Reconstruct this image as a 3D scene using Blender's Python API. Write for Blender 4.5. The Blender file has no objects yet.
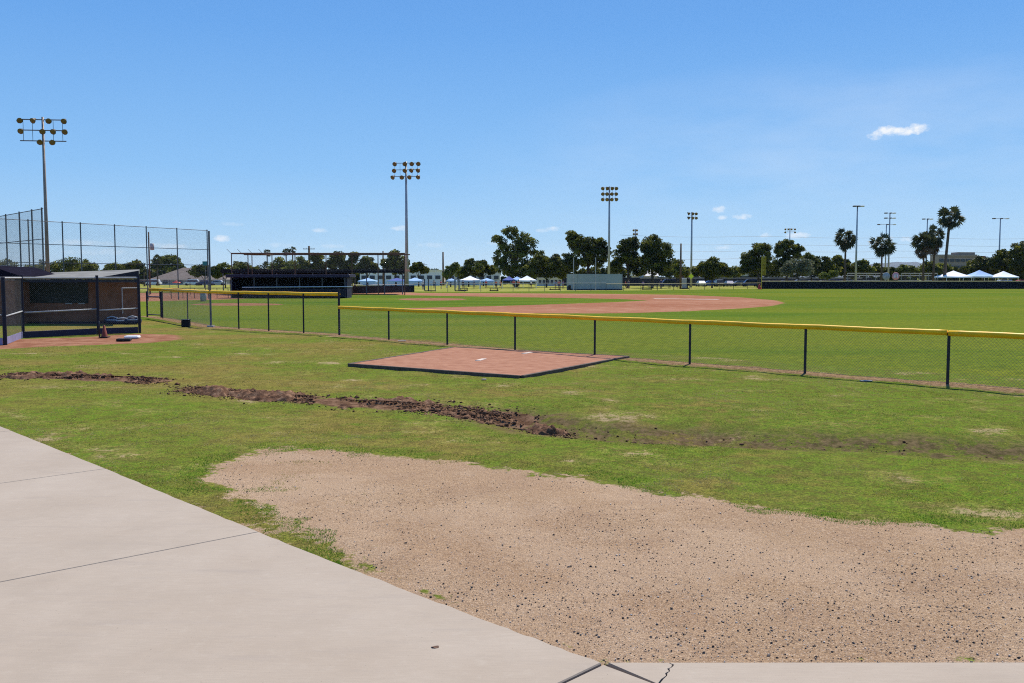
import bpy, math, random
import numpy as np
from mathutils import Vector, Matrix
random.seed(7); rng = np.random.default_rng(7)
R = math.radians
scene = bpy.context.scene
col = scene.collection
# ---------------------------------------------------------------- camera model
W_, H_, F = 1024, 683, 930.0
CH, HOR = 2.4, 277.0
PITCH = math.atan((341.5 - HOR) / F)
cp, sp = math.cos(PITCH), math.sin(PITCH)
def ray(x, y):
    u = (x - 512) / F; v = (341.5 - y) / F
    return (u, cp + v * sp, -sp + v * cp)
def G(x, y, z=0.0):
    d = ray(x, y); t = (z - CH) / d[2]
    return (d[0] * t, d[1] * t)
def P(x, y, Y):
    d = ray(x, y); t = Y / d[1]
    return Vector((d[0] * t, Y, CH + d[2] * t))
def XA(x, Y, y=285):
    return P(x, y, Y).x
def ZA(y, Y):
    return P(512, y, Y).z

cam = bpy.data.cameras.new('camera'); co = bpy.data.objects.new('camera', cam); col.objects.link(co)
co.location = (0, 0, CH); co.rotation_euler = (math.pi / 2 - PITCH, 0, 0)
cam.sensor_width = 36; cam.lens = 36 * F / W_; cam.clip_end = 40000; cam.clip_start = 0.05
scene.camera = co

# ---------------------------------------------------------------- helpers
def tag(o, label=None, cat=None, group=None, kind=None):
    if label: o['label'] = label
    if cat: o['category'] = cat
    if group: o['group'] = group
    if kind: o['kind'] = kind
    return o
def empty(name, loc=(0, 0, 0), rz=0, label=None, cat=None, group=None):
    o = bpy.data.objects.new(name, None); col.objects.link(o)
    o.location = loc; o.rotation_euler = (0, 0, rz); o.empty_display_size = .3
    return tag(o, label, cat, group)
def link(name, me, m, parent=None):
    o = bpy.data.objects.new(name, me); col.objects.link(o)
    if m is not None: me.materials.append(m)
    if parent is not None: o.parent = parent
    return o
def fast_mesh(name, v, f, smooth=False):
    """v (N,3), f (M,k) uniform polygons."""
    v = np.asarray(v, np.float32); f = np.asarray(f, np.int32)
    me = bpy.data.meshes.new(name); k = f.shape[1]
    me.vertices.add(len(v)); me.vertices.foreach_set('co', v.ravel())
    me.loops.add(f.size); me.loops.foreach_set('vertex_index', f.ravel())
    me.polygons.add(len(f)); me.polygons.foreach_set('loop_start', np.arange(0, f.size, k, dtype=np.int32))
    me.polygons.foreach_set('loop_total', np.full(len(f), k, np.int32))
    if smooth: me.polygons.foreach_set('use_smooth', np.ones(len(f), bool))
    me.update(calc_edges=True)
    return me
def attr(me, name, vals):
    a = me.attributes.new(name, 'FLOAT', 'POINT'); a.data.foreach_set('value', np.asarray(vals, np.float32))
class MB:
    def __init__(s): s.v = []; s.f = []; s.sm = []
    def add(s, v, f, smooth=False):
        b = len(s.v); s.v += [tuple(p) for p in v]
        for q in f: s.f.append(tuple(i + b for i in q)); s.sm.append(smooth)
        return s
    def box(s, c, d, rz=0, bev=0.0):
        x, y, z = d[0] / 2, d[1] / 2, d[2] / 2
        ca, sa = math.cos(rz), math.sin(rz); v = []
        if bev > 0:
            b = min(bev, x * .9, y * .9, z * .9)
            pr = [(-x + b, -y), (x - b, -y), (x, -y + b), (x, y - b), (x - b, y), (-x + b, y), (-x, y - b), (-x, -y + b)]
            ins = [(a * (1 - b / x), c2 * (1 - b / y)) for a, c2 in pr]
            lv = [(ins, -z), (pr, -z + b), (pr, z - b), (ins, z)]
            for pp, zz in lv:
                for a, c2 in pp: v.append((c[0] + a * ca - c2 * sa, c[1] + a * sa + c2 * ca, c[2] + zz))
            f = [tuple(range(7, -1, -1)), tuple(range(24, 32))]
            for l in range(3):
                for i in range(8): j = (i + 1) % 8; f.append((l * 8 + i, l * 8 + j, l * 8 + 8 + j, l * 8 + 8 + i))
            return s.add(v, f)
        for zz in (-z, z):
            for a, b in ((-x, -y), (x, -y), (x, y), (-x, y)): v.append((c[0] + a * ca - b * sa, c[1] + a * sa + b * ca, c[2] + zz))
        return s.add(v, [(3, 2, 1, 0), (4, 5, 6, 7), (0, 1, 5, 4), (1, 2, 6, 5), (2, 3, 7, 6), (3, 0, 4, 7)])
    def tube(s, a, b, r, r2=None, n=8, cap=True):
        a = Vector(a); b = Vector(b); r2 = r if r2 is None else r2
        d = (b - a).normalized(); u = d.orthogonal().normalized(); w = d.cross(u); v = []
        for p, rr in ((a, r), (b, r2)):
            for i in range(n):
                t = 2 * math.pi * i / n; v.append(p + (u * math.cos(t) + w * math.sin(t)) * rr)
        f = [(i, (i + 1) % n, n + (i + 1) % n, n + i) for i in range(n)]
        s.add(v, f, n > 5)
        if cap: s.add(v, [tuple(range(n - 1, -1, -1)), tuple(range(n, 2 * n))])
        return s
    def path(s, pts, rs, n=8):
        pts = [Vector(p) for p in pts]; v = []
        for i, p in enumerate(pts):
            d = (pts[min(i + 1, len(pts) - 1)] - pts[max(i - 1, 0)]).normalized()
            u = Vector((0, 1, 0)).cross(d)
            if u.length < .1: u = Vector((1, 0, 0)).cross(d)
            u.normalize(); w = d.cross(u)
            for k in range(n):
                t = 2 * math.pi * k / n; v.append(p + (u * math.cos(t) + w * math.sin(t)) * rs[i])
        f = [(i * n + k, i * n + (k + 1) % n, (i + 1) * n + (k + 1) % n, (i + 1) * n + k) for i in range(len(pts) - 1) for k in range(n)]
        f += [tuple(range(n - 1, -1, -1)), tuple(range((len(pts) - 1) * n, len(pts) * n))]
        return s.add(v, f, True)
    def lathe(s, prof, c=(0, 0, 0), n=16, M=None):
        v = []
        for r, z in prof:
            for i in range(n):
                t = 2 * math.pi * i / n; p = Vector((r * math.cos(t), r * math.sin(t), z))
                if M is not None: p = M @ p
                v.append(p + Vector(c))
        f = [(l * n + i, l * n + (i + 1) % n, (l + 1) * n + (i + 1) % n, (l + 1) * n + i) for l in range(len(prof) - 1) for i in range(n)]
        return s.add(v, f, True)
    def prism(s, poly, z0, z1):
        n = len(poly); v = [(p[0], p[1], z0) for p in poly] + [(p[0], p[1], z1) for p in poly]
        return s.add(v, [tuple(range(n - 1, -1, -1)), tuple(range(n, 2 * n))] + [(i, (i + 1) % n, n + (i + 1) % n, n + i) for i in range(n)])
    def build(s, name, m, parent=None, off=None):
        me = bpy.data.meshes.new(name)
        vv = s.v if off is None else [(a - off[0], b - off[1], c - off[2]) for a, b, c in s.v]
        me.from_pydata(vv, [], s.f); me.polygons.foreach_set('use_smooth', s.sm); me.update()
        return link(name, me, m, parent)

# ---------------------------------------------------------------- materials
def N(nt, t, **kw):
    n = nt.nodes.new(t)
    for k, v in kw.items():
        if k in n.inputs.keys(): n.inputs[k].default_value = v
        else: setattr(n, k, v)
    return n
def c4(c): return (c[0], c[1], c[2], 1)
def newmat(name):
    m = bpy.data.materials.new(name); m.use_nodes = True
    return m, m.node_tree, m.node_tree.nodes['Principled BSDF']
def mat(name, c, rough=.7, metal=0, var=.25, scale=3, bump=0, c2=None, spec=.3, attrname=None):
    m, nt, b = newmat(name); L = nt.links
    geo = N(nt, 'ShaderNodeTexCoord')
    nz = N(nt, 'ShaderNodeTexNoise', Scale=scale, Detail=6, Roughness=.65); L.new(geo.outputs['Object'], nz.inputs['Vector'])
    mx = N(nt, 'ShaderNodeMix', data_type='RGBA')
    a = c2 if c2 else tuple(x * (1 - var) for x in c); bb = c if c2 else tuple(min(1, x * (1 + var)) for x in c)
    mx.inputs[6].default_value = c4(a); mx.inputs[7].default_value = c4(bb)
    if attrname:
        at = N(nt, 'ShaderNodeAttribute', attribute_name=attrname); L.new(at.outputs['Fac'], mx.inputs[0])
    else:
        mr = N(nt, 'ShaderNodeMapRange'); mr.inputs[1].default_value = .3; mr.inputs[2].default_value = .7
        L.new(nz.outputs['Fac'], mr.inputs[0]); L.new(mr.outputs[0], mx.inputs[0])
    L.new(mx.outputs[2], b.inputs['Base Color'])
    b.inputs['Roughness'].default_value = rough; b.inputs['Metallic'].default_value = metal
    b.inputs['Specular IOR Level'].default_value = spec
    if bump:
        bp = N(nt, 'ShaderNodeBump', Strength=bump, Distance=.02); L.new(nz.outputs['Fac'], bp.inputs['Height']); L.new(bp.outputs[0], b.inputs['Normal'])
    return m
def leafmat(name, c, c2, trans=.3):
    m, nt, b = newmat(name); L = nt.links
    at = N(nt, 'ShaderNodeAttribute', attribute_name='tint')
    mx = N(nt, 'ShaderNodeMix', data_type='RGBA'); mx.inputs[6].default_value = c4(c); mx.inputs[7].default_value = c4(c2)
    L.new(at.outputs['Fac'], mx.inputs[0]); L.new(mx.outputs[2], b.inputs['Base Color'])
    b.inputs['Roughness'].default_value = .6; b.inputs['Specular IOR Level'].default_value = .25
    tr = N(nt, 'ShaderNodeBsdfTranslucent'); L.new(mx.outputs[2], tr.inputs['Color'])
    ms = N(nt, 'ShaderNodeMixShader'); ms.inputs[0].default_value = trans
    L.new(b.outputs[0], ms.inputs[1]); L.new(tr.outputs[0], ms.inputs[2])
    L.new(ms.outputs[0], nt.nodes['Material Output'].inputs['Surface'])
    return m
M = dict(
    yellow=mat('yellow_plastic', (.84, .455, .005), .5, var=.14, scale=2),
    yellowdull=mat('yellow_paint', (.5, .36, .03), .5),
    blackpost=mat('black_post', (.018, .02, .03), .5, var=.4, scale=9),
    navy=mat('navy_paint', (.008, .008, .022), .5, var=.3),
    purple=mat('purple_paint', (.018, .014, .045), .5, var=.3),
    purplesunlit=mat('sunlit_purple', (.24, .22, .36), .6, var=.15),  # sunshine put into the kickboard colour of the first bays
    wire=mat('galvanised_wire', (.10, .105, .11), .5, .3, var=.2, spec=.2),
    wirefar=mat('dull_wire', (.10, .11, .12), .6, .2),
    galv=mat('galvanised_pipe', (.34, .35, .35), .7, .1, var=.2, scale=5),
    galvdark=mat('weathered_pipe', (.13, .13, .14), .55, .3, var=.3, scale=4),
    rust=mat('rusty_steel', (.13, .07, .045), .8, .1, var=.4, scale=5),
    brick=mat('brown_block', (.24, .095, .052), .9, var=.3, scale=2.5, bump=.2),
    block=mat('grey_block', (.36, .33, .30), .9, var=.15),
    greenboard=mat('dark_green_screen', (.013, .022, .018), .8, var=.3),
    roofmetal=mat('roof_sheet', (.20, .195, .18), .9, 0, var=.3, scale=.9, spec=.05),
    roofdark=mat('dark_roof', (.014, .013, .022), 1, spec=0),
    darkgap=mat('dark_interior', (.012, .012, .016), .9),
    windscreen=mat('windscreen_cloth', (.022, .02, .024), .9, var=.6, scale=.6),
    fencecloth=mat('black_windscreen', (.006, .006, .012), .85, var=.5, scale=.4),
    tan=mat('tan_cap', (.42, .33, .13), .6),
    white=mat('white_paint', (.78, .78, .76), .6, var=.06),
    offwhite=mat('offwhite_stucco', (.62, .60, .56), .85, var=.08, scale=.7),
    canvaswhite=mat('white_canvas', (.82, .84, .87), .8, var=.05),
    canvasblue=mat('light_blue_canvas', (.30, .46, .70), .8, var=.1),
    canvasnavy=mat('blue_canvas', (.05, .08, .30), .8, var=.1),
    polesteel=mat('pole_steel', (.38, .38, .38), .5, .4, var=.2, scale=1),
    polebrown=mat('weathered_pole', (.30, .23, .19), .6, .2, var=.25, scale=1),
    lampbody=mat('lamp_body', (.05, .035, .02), .5, .3, var=.4),
    lampglass=mat('lamp_lens', (.20, .13, .05), .25, .2, var=.2),
    lampwhite=mat('pale_lamp', (.6, .58, .5), .5),
    wood=mat('pole_wood', (.12, .07, .04), .9, var=.3),
    timber=mat('weathered_timber', (.095, .07, .055), .9, var=.4, scale=8, bump=.4),
    timberpale=mat('pale_timber', (.30, .25, .20), .9, var=.3, scale=8, bump=.4),
    rubber=mat('white_rubber', (.50, .40, .33), .7, var=.12),
    container=mat('grey_green_steel', (.34, .37, .345), .8, 0, var=.12, scale=.6),
    red=mat('red_paint', (.55, .05, .03), .6), orange=mat('orange_cloth', (.7, .16, .03), .7),
    redcone=mat('dull_red_plastic', (.20, .035, .02), .6),
    tyre=mat('tyre', (.015, .015, .016), .9), glass=mat('dark_glass', (.02, .025, .03), .1, spec=.8),
    bag=mat('navy_bag', (.015, .018, .05), .7), bagpale=mat('pale_strap', (.42, .44, .50), .7),
    skin=mat('skin_tone', (.38, .21, .14), .6, var=.1), hair=mat('dark_hair', (.02, .014, .01), .7),
    brickred=mat('red_brick', (.16, .05, .03), .9), rooftile=mat('brown_shingle', (.17, .135, .115), .95, var=.2, scale=.7),
    teal=mat('teal_sign', (.03, .22, .22), .6), yellowsign=mat('yellow_sign', (.7, .75, .03), .5),
    pink=mat('pink_sign', (.75, .33, .33), .7, var=.1), greysign=mat('grey_sign', (.38, .36, .36), .7),
    bark=mat('bark', (.07, .05, .035), .95, var=.35, scale=4), palmbark=mat('palm_bark', (.10, .07, .05), .95, var=.3, scale=3),
    beige=mat('beige_concrete', (.27, .22, .18), .9, var=.08), windowdark=mat('window_band', (.05, .06, .08), .3),
    hill=mat('hill_rock', (.075, .075, .075), .95, var=.25, scale=.004),
    silver=mat('silver_bench', (.62, .62, .62), .35, .6, var=.1),
)
carmats = {k: mat('car_' + k, c, .3, .2, var=.05, spec=.6) for k, c in dict(white=(.75, .75, .75), silver=(.42, .43, .45), black=(.015, .015, .02), navy=(.02, .03, .12), blue=(.04, .10, .32), red=(.4, .03, .02), grey=(.12, .12, .13), maroon=(.1, .02, .02)).items()}
cloth = {k: mat('cloth_' + k, c, .85, var=.1) for k, c in dict(orange=(.75, .15, .03), red=(.6, .04, .03), white=(.75, .75, .75), navy=(.02, .03, .12), black=(.015, .015, .018), blue=(.06, .16, .45), purple=(.2, .1, .4), grey=(.25, .25, .26), khaki=(.4, .32, .2)).items()}

# ---------------------------------------------------------------- numpy noise + signed distances
def vnoise(x, y, s, seed=0):
    x = x * s + seed * 17.3; y = y * s - seed * 9.1
    xi = np.floor(x).astype(np.int64); yi = np.floor(y).astype(np.int64); fx = x - xi; fy = y - yi
    fx = fx * fx * (3 - 2 * fx); fy = fy * fy * (3 - 2 * fy)
    def h(a, b):
        n = (a * 374761393 + b * 668265263 + seed * 974711) & 0xFFFFFFFF
        n = ((n ^ (n >> 13)) * 1274126177) & 0xFFFFFFFF
        return ((n ^ (n >> 16)) & 0xFFFF) / 65535.0
    return (h(xi, yi) * (1 - fx) + h(xi + 1, yi) * fx) * (1 - fy) + (h(xi, yi + 1) * (1 - fx) + h(xi + 1, yi + 1) * fx) * fy
def fbm(x, y, s, seed=0, o=4):
    r = 0; a = .5; t = 0
    for k in range(o): r = r + a * vnoise(x, y, s * 2 ** k, seed + k); t += a; a *= .5
    return r / t
def segdist(px, py, pts):
    d = np.full(px.shape, 1e9)
    for (ax, ay), (bx, by) in zip(pts[:-1], pts[1:]):
        vx, vy = bx - ax, by - ay; l = vx * vx + vy * vy + 1e-12
        t = np.clip(((px - ax) * vx + (py - ay) * vy) / l, 0, 1)
        d = np.minimum(d, np.hypot(px - ax - t * vx, py - ay - t * vy))
    return d
def sdf(px, py, poly):
    d = segdist(px, py, poly + [poly[0]]); ins = np.zeros(px.shape, bool); n = len(poly)
    for i in range(n):
        ax, ay = poly[i]; bx, by = poly[(i + 1) % n]
        c = ((ay > py) != (by > py)) & (px < (bx - ax) * (py - ay) / (by - ay + 1e-12) + ax)
        ins ^= c
    return np.where(ins, -d, d)      # negative inside
def gp(pts): return [G(*p) for p in pts]
# outlines on the ground
EDGE = gp([(0, 428), (106, 471), (259, 535), (430, 603), (603, 668)])
e0 = Vector((EDGE[0][0] - EDGE[1][0], EDGE[0][1] - EDGE[1][1])).normalized()
EFAR = (EDGE[0][0] + e0.x * 25, EDGE[0][1] + e0.y * 25)
R0 = G(608, 667.5); RR = (R0[0] + 14, R0[1] + .02)
WALK = [EFAR] + EDGE + [R0, RR, (16, -6), (-30, -6), (-45, 20)]
BARE = gp([(603, 667), (430, 600), (350, 566), (352, 552), (322, 540), (290, 522), (255, 507), (232, 490), (206, 478), (204, 466), (240, 458), (262, 448), (330, 450), (400, 457), (480, 466), (560, 477), (640, 489), (720, 501), (790, 512), (860, 521), (940, 526), (1040, 534), (1250, 552)]) + [(13, G(512, 667)[1]), R0]
SKIN = gp([(340, 292.3), (420, 293), (500, 293.3), (600, 293.8), (680, 294.8), (740, 297.3), (775, 300.3), (785, 303), (772, 306), (740, 308.5), (690, 311), (640, 312.8), (600, 313.4), (520, 313.3), (450, 311.7), (400, 310), (400, 308.3), (450, 307.2), (500, 305.9), (560, 304), (620, 302), (648, 300.4), (620, 299), (560, 297.8), (500, 296.9), (440, 295.8), (380, 294.6), (340, 293.6)])
def ell(cx, cy, a, b, n=20): return gp([(cx + a * math.cos(t * 2 * math.pi / n), cy + b * math.sin(t * 2 * math.pi / n)) for t in range(n)])
MOUND = ell(432, 299.3, 34, 1.25); MOUND2 = ell(237, 304.4, 46, 1.3)
TRACK = gp([(-250, 306), (100, 302.5), (230, 299.3), (345, 294.6), (420, 292.6), (345, 291.6), (230, 292.5), (100, 293), (-250, 296)])
DUGDIRT = gp([(-60, 345), (20, 339.5), (80, 337), (142, 333.5), (176, 335), (182, 339), (150, 343), (90, 345.5), (30, 347.5), (-60, 353)])
DUGDIRT2 = gp([(-90, 331), (8, 322), (60, 324.5), (140, 323.5), (140, 321), (0, 319.5), (-90, 321)])
DRY = gp([(330, 291.4), (480, 291.8), (620, 290.6), (760, 288.7), (1500, 289), (1500, 278.6), (-500, 278.6), (-500, 292), (330, 291.5)])
FL = [(-7.1, 37.9), (9.70, 20.6), (19.7, 10.1)]                  # low fence line
FT = [(-7.16, 38.5), (G(211, 327)[0], G(211, 327)[1]), (XA(162, 54), 54.0), (XA(146, 57), 57.0)]
BERM1 = gp([(9, 375.5), (60, 377), (110, 379), (155, 381)]); BERM2 = gp([(190, 390), (240, 394), (300, 399), (360, 404), (440, 408), (512, 412)])
SWALE = gp([(-100, 371), (4, 377), (155, 383), (240, 397), (400, 410), (512, 416), (560, 424), (640, 431), (760, 435), (880, 439), (1000, 446), (1200, 458)])
SWL = gp([(512, 414), (560, 424), (640, 431), (760, 435), (880, 439), (1000, 446), (1200, 458)])
def ground_h(x, y):
    r = np.hypot(x, y)
    w = np.clip((r - 5) / 3, 0, 1) * np.clip((60 - r) / 25, 0, 1)
    dw = sdf(x, y, WALK); nearw = np.clip(dw / .5, 0, 1)
    ds = segdist(x, y, SWL)
    h = (fbm(x, y, .35, 3, 3) - .5) * .07 * w * nearw
    h = h - .22 * np.exp(-(ds / .8) ** 2) * (.5 + fbm(x, y, .9, 77, 3)) + (fbm(x, y, 4., 79, 3) - .5) * .07 * np.exp(-(ds / 1.1) ** 2)
    h = h + (fbm(x, y, 2.2, 5, 3) - .5) * .035 * w * nearw * (sdf(x, y, BARE) > 0)
    h = h - .02 * (1 - nearw)
    h = h - .05 * np.clip(-dw / .1, 0, 1)
    return h

# ---------------------------------------------------------------- ground sheet
rr = [0.3, 1, 1.8, 2.6]; r = 3.4
while r < 330: rr.append(r); r *= 1.0072
while r < 14000: rr.append(r); r *= 1.06
rr = np.array(rr)
th = np.concatenate([np.arange(-36, 36, .15), np.arange(36, 324, 4)]); th = np.radians(th)
nr, nt_ = len(rr), len(th)
RRm, TH = np.meshgrid(rr, th, indexing='ij')
gx = (RRm * np.sin(TH)).ravel(); gy = (RRm * np.cos(TH)).ravel()
gz = ground_h(gx, gy)
ii, jj = np.meshgrid(np.arange(nr - 1), np.arange(nt_), indexing='ij'); j2 = (jj + 1) % nt_
faces = np.stack([ii * nt_ + jj, ii * nt_ + j2, (ii + 1) * nt_ + j2, (ii + 1) * nt_ + jj], -1).reshape(-1, 4)[:, ::-1]
gme = fast_mesh('ground', np.stack([gx, gy, gz], 1), faces, True)
bare = np.minimum.reduce([sdf(gx, gy, BARE), sdf(gx, gy, WALK) + .06, segdist(gx, gy, [G(372, 579), EDGE[3], EDGE[4], R0, RR]) - .28])
fdist = np.minimum(segdist(gx, gy, FL), segdist(gx, gy, FT))
skin = np.minimum.reduce([sdf(gx, gy, SKIN), sdf(gx, gy, TRACK)])
clay = np.minimum.reduce([sdf(gx, gy, MOUND), sdf(gx, gy, MOUND2), sdf(gx, gy, DUGDIRT), sdf(gx, gy, DUGDIRT2)])
soil = np.minimum(segdist(gx, gy, BERM1), segdist(gx, gy, BERM2)) - .38
swl = segdist(gx, gy, SWL)
dry = sdf(gx, gy, DRY)
def side(x, y):        # >0 on the field side of the fences
    (ax, ay), (bx, by) = FL[0], FL[1]
    return ((bx - ax) * (y - ay) - (by - ay) * (x - ax)) / math.hypot(bx - ax, by - ay)
lush = np.clip(side(gx, gy) / .6, -1, 1)
def sideT(x, y):
    out = np.full(x.shape, -9.)
    (ax, ay), (bx, by) = FT[1], FT[0]
    return ((bx - ax) * (y - ay) - (by - ay) * (x - ax)) / math.hypot(bx - ax, by - ay)
lush = np.minimum(lush, np.clip(sideT(gx, gy) / .6, -1, 1))
for n_, v_ in (('bare', bare), ('strip', fdist), ('skin', skin), ('clay', clay), ('soil', soil), ('swale', swl), ('dry', dry), ('lush', lush)): attr(gme, n_, np.clip(v_, -30, 30))

def ground_material():
    m, nt, b = newmat('ground'); L = nt.links
    pos = N(nt, 'ShaderNodeNewGeometry').outputs['Position']
    def noise(s, d=6, ro=.6, stretch=None, seed=0):
        n = N(nt, 'ShaderNodeTexNoise', Scale=s, Detail=d, Roughness=ro)
        mp = N(nt, 'ShaderNodeMapping'); mp.inputs['Location'].default_value = (seed * 3.7, seed * 5.1, 0)
        if stretch: mp.inputs['Scale'].default_value = stretch
        L.new(pos, mp.inputs[0]); L.new(mp.outputs[0], n.inputs['Vector']); return n.outputs['Fac']
    def mth(op, a, b_=None, clamp=False):
        n = N(nt, 'ShaderNodeMath', operation=op); n.use_clamp = clamp
        for k, q in enumerate((a, b_)):
            if q is None: continue
            if isinstance(q, (int, float)): n.inputs[k].default_value = q
            else: L.new(q, n.inputs[k])
        return n.outputs[0]
    def ramp(v, a, b_, lo=0., hi=1.):
        n = N(nt, 'ShaderNodeMapRange'); n.interpolation_type = 'SMOOTHSTEP'
        L.new(v, n.inputs[0]); n.inputs[1].default_value = a; n.inputs[2].default_value = b_; n.inputs[3].default_value = lo; n.inputs[4].default_value = hi
        return n.outputs[0]
    def mix(f, a, c, mode='MIX'):
        n = N(nt, 'ShaderNodeMix', data_type='RGBA'); n.blend_type = mode
        if isinstance(f, (int, float)): n.inputs[0].default_value = f
        else: L.new(f, n.inputs[0])
        for k, q in ((6, a), (7, c)):
            if isinstance(q, tuple): n.inputs[k].default_value = c4(q)
            else: L.new(q, n.inputs[k])
        return n.outputs[2]
    A = lambda s: N(nt, 'ShaderNodeAttribute', attribute_name=s).outputs['Fac']
    n1 = noise(.22, 4, .55); n2 = noise(1.3, 6, .65, seed=2); n3 = noise(9, 6, .7, seed=4); n4 = noise(60, 4, .7, seed=6); n7 = noise(3.2, 6, .75, seed=21); n8 = noise(24, 5, .8, seed=23); n5 = noise(.05, 4, .6, stretch=(.35, 1, 1), seed=8)
    n6 = noise(.7, 5, .6, seed=9)
    # near rough grass
    sxx = N(nt, 'ShaderNodeSeparateXYZ'); L.new(pos, sxx.inputs[0])
    g = mix(ramp(mth('ADD', n2, mth('MULTIPLY', sxx.outputs[0], .016)), .42, .62), (.28, .21, .050), (.150, .205, .018))
    g = mix(ramp(n1, .38, .6), g, mix(ramp(n3, .35, .65), (.115, .215, .010), (.21, .235, .022)))
    g = mix(mth('MULTIPLY', ramp(n6, .50, .70), ramp(n3, .35, .6)), g, (.38, .30, .10))
    g = mix(ramp(n7, .40, .56), mix(.5, g, (.12, .075, .025)), g)
    g = mix(ramp(n8, .38, .56), mix(.62, g, (.055, .05, .010)), g)
    g = mix(ramp(n8, .56, .70, 0, .6), g, (.34, .30, .06))
    g = mix(ramp(n4, .38, .60), mix(.6, g, (.035, .03, .008)), g)
    # bare scuffs in the rough grass
    scuff = mth('MULTIPLY', ramp(mth('ADD', n6, mth('ADD', mth('MULTIPLY', n3, .25), mth('MULTIPLY', n8, .25))), .885, .95), .75)
    g = mix(scuff, g, (.34, .24, .15))
    # field grass
    st = noise(1.0, 4, .6, stretch=(.05, .35, 1), seed=12)
    fg = mix(ramp(st, .43, .57), (.070, .145, .007), (.150, .200, .014))
    fg = mix(ramp(n5, .36, .62), fg, (.210, .215, .016))
    fg = mix(ramp(n2, .45, .75, 0, .6), fg, (.100, .165, .008))
    fg = mix(ramp(n7, .40, .58), mix(.5, fg, (.06, .075, .010)), fg)
    fg = mix(ramp(n3, .40, .58), mix(.5, fg, (.045, .070, .006)), fg)
    fg = mix(ramp(n8, .50, .66, 0, .3), fg, (.26, .26, .03))
    fg = mix(ramp(n4, .35, .65), mix(.35, fg, (.02, .035, .005)), fg)
    lu = ramp(A('lush'), -.2, .3)
    g = mix(lu, g, fg)
    dr = ramp(mth('ADD', A('dry'), mth('MULTIPLY', n5, 6.)), 4.2, 1.5)
    g = mix(dr, g, mix(ramp(n1, .35, .65), (.30, .26, .07), (.20, .21, .035)))
    g = mix(1.0, g, (1.02, 1.08, .95), 'MULTIPLY'); g = mix(1.0, g, (.002, .003, .010), 'ADD')
    # bank of the shallow ditch: bare soil clumps, spread and darkened as painted shade
    sw = mth('MULTIPLY', ramp(mth('ADD', A('swale'), mth('MULTIPLY', n2, 1.2)), 2.0, 1.1), ramp(n7, .44, .52))
    soil_shade = mix(ramp(n3, .35, .65), (.070, .045, .026), (.16, .105, .065))
    g = mix(mth('MULTIPLY', sw, .85), g, soil_shade)
    so = ramp(mth('ADD', A('soil'), mth('MULTIPLY', mth('SUBTRACT', n2, .5), 1.6)), .12, -.05)
    g = mix(so, g, mix(ramp(n7, .40, .60), (.09, .050, .030), (.20, .12, .075)))
    # strip along the fence foot
    fs = ramp(mth('ADD', A('strip'), mth('MULTIPLY', mth('SUBTRACT', n7, .5), 1.0)), .56, .32)
    g = mix(mth('MULTIPLY', fs, .9), g, mix(ramp(n3, .35, .7), (.15, .08, .045), (.38, .25, .15)))
    # clay and infield skin
    ek = mth('MULTIPLY', mth('SUBTRACT', n2, .5), .8)
    skc = mix(ramp(n5, .35, .65), (.28, .12, .072), (.36, .18, .115))
    skc = mix(ramp(n7, .35, .6, .5, 0), skc, (.20, .09, .052)); skc = mix(ramp(n6, .50, .62, 0, .35), skc, (.42, .25, .17))
    g = mix(ramp(mth('ADD', A('skin'), mth('MULTIPLY', ek, 1.5)), .25, -.25), g, skc)
    cl = mix(ramp(n2, .35, .65), (.20, .085, .050), (.31, .16, .10))
    g = mix(ramp(mth('ADD', A('clay'), ek), .2, -.15), g, cl)
    # bare sandy ground
    n9 = noise(130, 3, .8, seed=31)
    vor = N(nt, 'ShaderNodeTexVoronoi', Scale=85.); L.new(pos, vor.inputs['Vector'])
    sand = mix(ramp(n4, .40, .60), (.35, .23, .130), (.62, .44, .275)); sand = mix(ramp(n8, .36, .50), mix(.5, sand, (.20, .12, .075)), sand)
    sand = mix(ramp(n1, .3, .7, 0, .45), sand, (.37, .225, .135))
    sand = mix(ramp(n2, .48, .66, 0, .3), sand, (.34, .22, .14))
    sand = mix(ramp(n6, .42, .56, .45, 0), sand, (.58, .42, .28))
    sand = mix(ramp(noise(1.1, 6, .75, stretch=(.5, 2.2, 1), seed=37), .54, .66, 0, .22), sand, (.24, .145, .09))
    sand = mix(ramp(n9, .46, .56, .65, 0), sand, (.17, .105, .07)); sand = mix(ramp(n9, .60, .72, 0, .6), sand, (.66, .52, .38))
    gr = N(nt, 'ShaderNodeSeparateColor'); L.new(vor.outputs['Color'], gr.inputs[0])
    gritm = mth('MULTIPLY', ramp(vor.outputs['Distance'], .42, .30), mth('GREATER_THAN', gr.outputs[0], .72))
    gritc = mix(gr.outputs[1], (.06, .055, .06), (.62, .52, .44))
    sand = mix(mth('MULTIPLY', gritm, .8), sand, gritc)
    eb = mth('ADD', mth('MULTIPLY', mth('SUBTRACT', n2, .5), 1.3), mth('MULTIPLY', mth('SUBTRACT', n3, .5), .9))
    bm = ramp(mth('ADD', A('bare'), eb), .05, -.07)
    g = mix(bm, g, sand)
    L.new(g, b.inputs['Base Color']); b.inputs['Roughness'].default_value = 1; b.inputs['Specular IOR Level'].default_value = 0
    hgt = mth('ADD', mth('MULTIPLY', n3, .6), mth('MULTIPLY', n4, mth('ADD', .35, mth('MULTIPLY', bm, .2))))
    bp = N(nt, 'ShaderNodeBump', Strength=.9, Distance=.035); L.new(hgt, bp.inputs['Height']); L.new(bp.outputs[0], b.inputs['Normal'])
    return m
ground = link('ground', gme, ground_material()); tag(ground, kind='structure')

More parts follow.
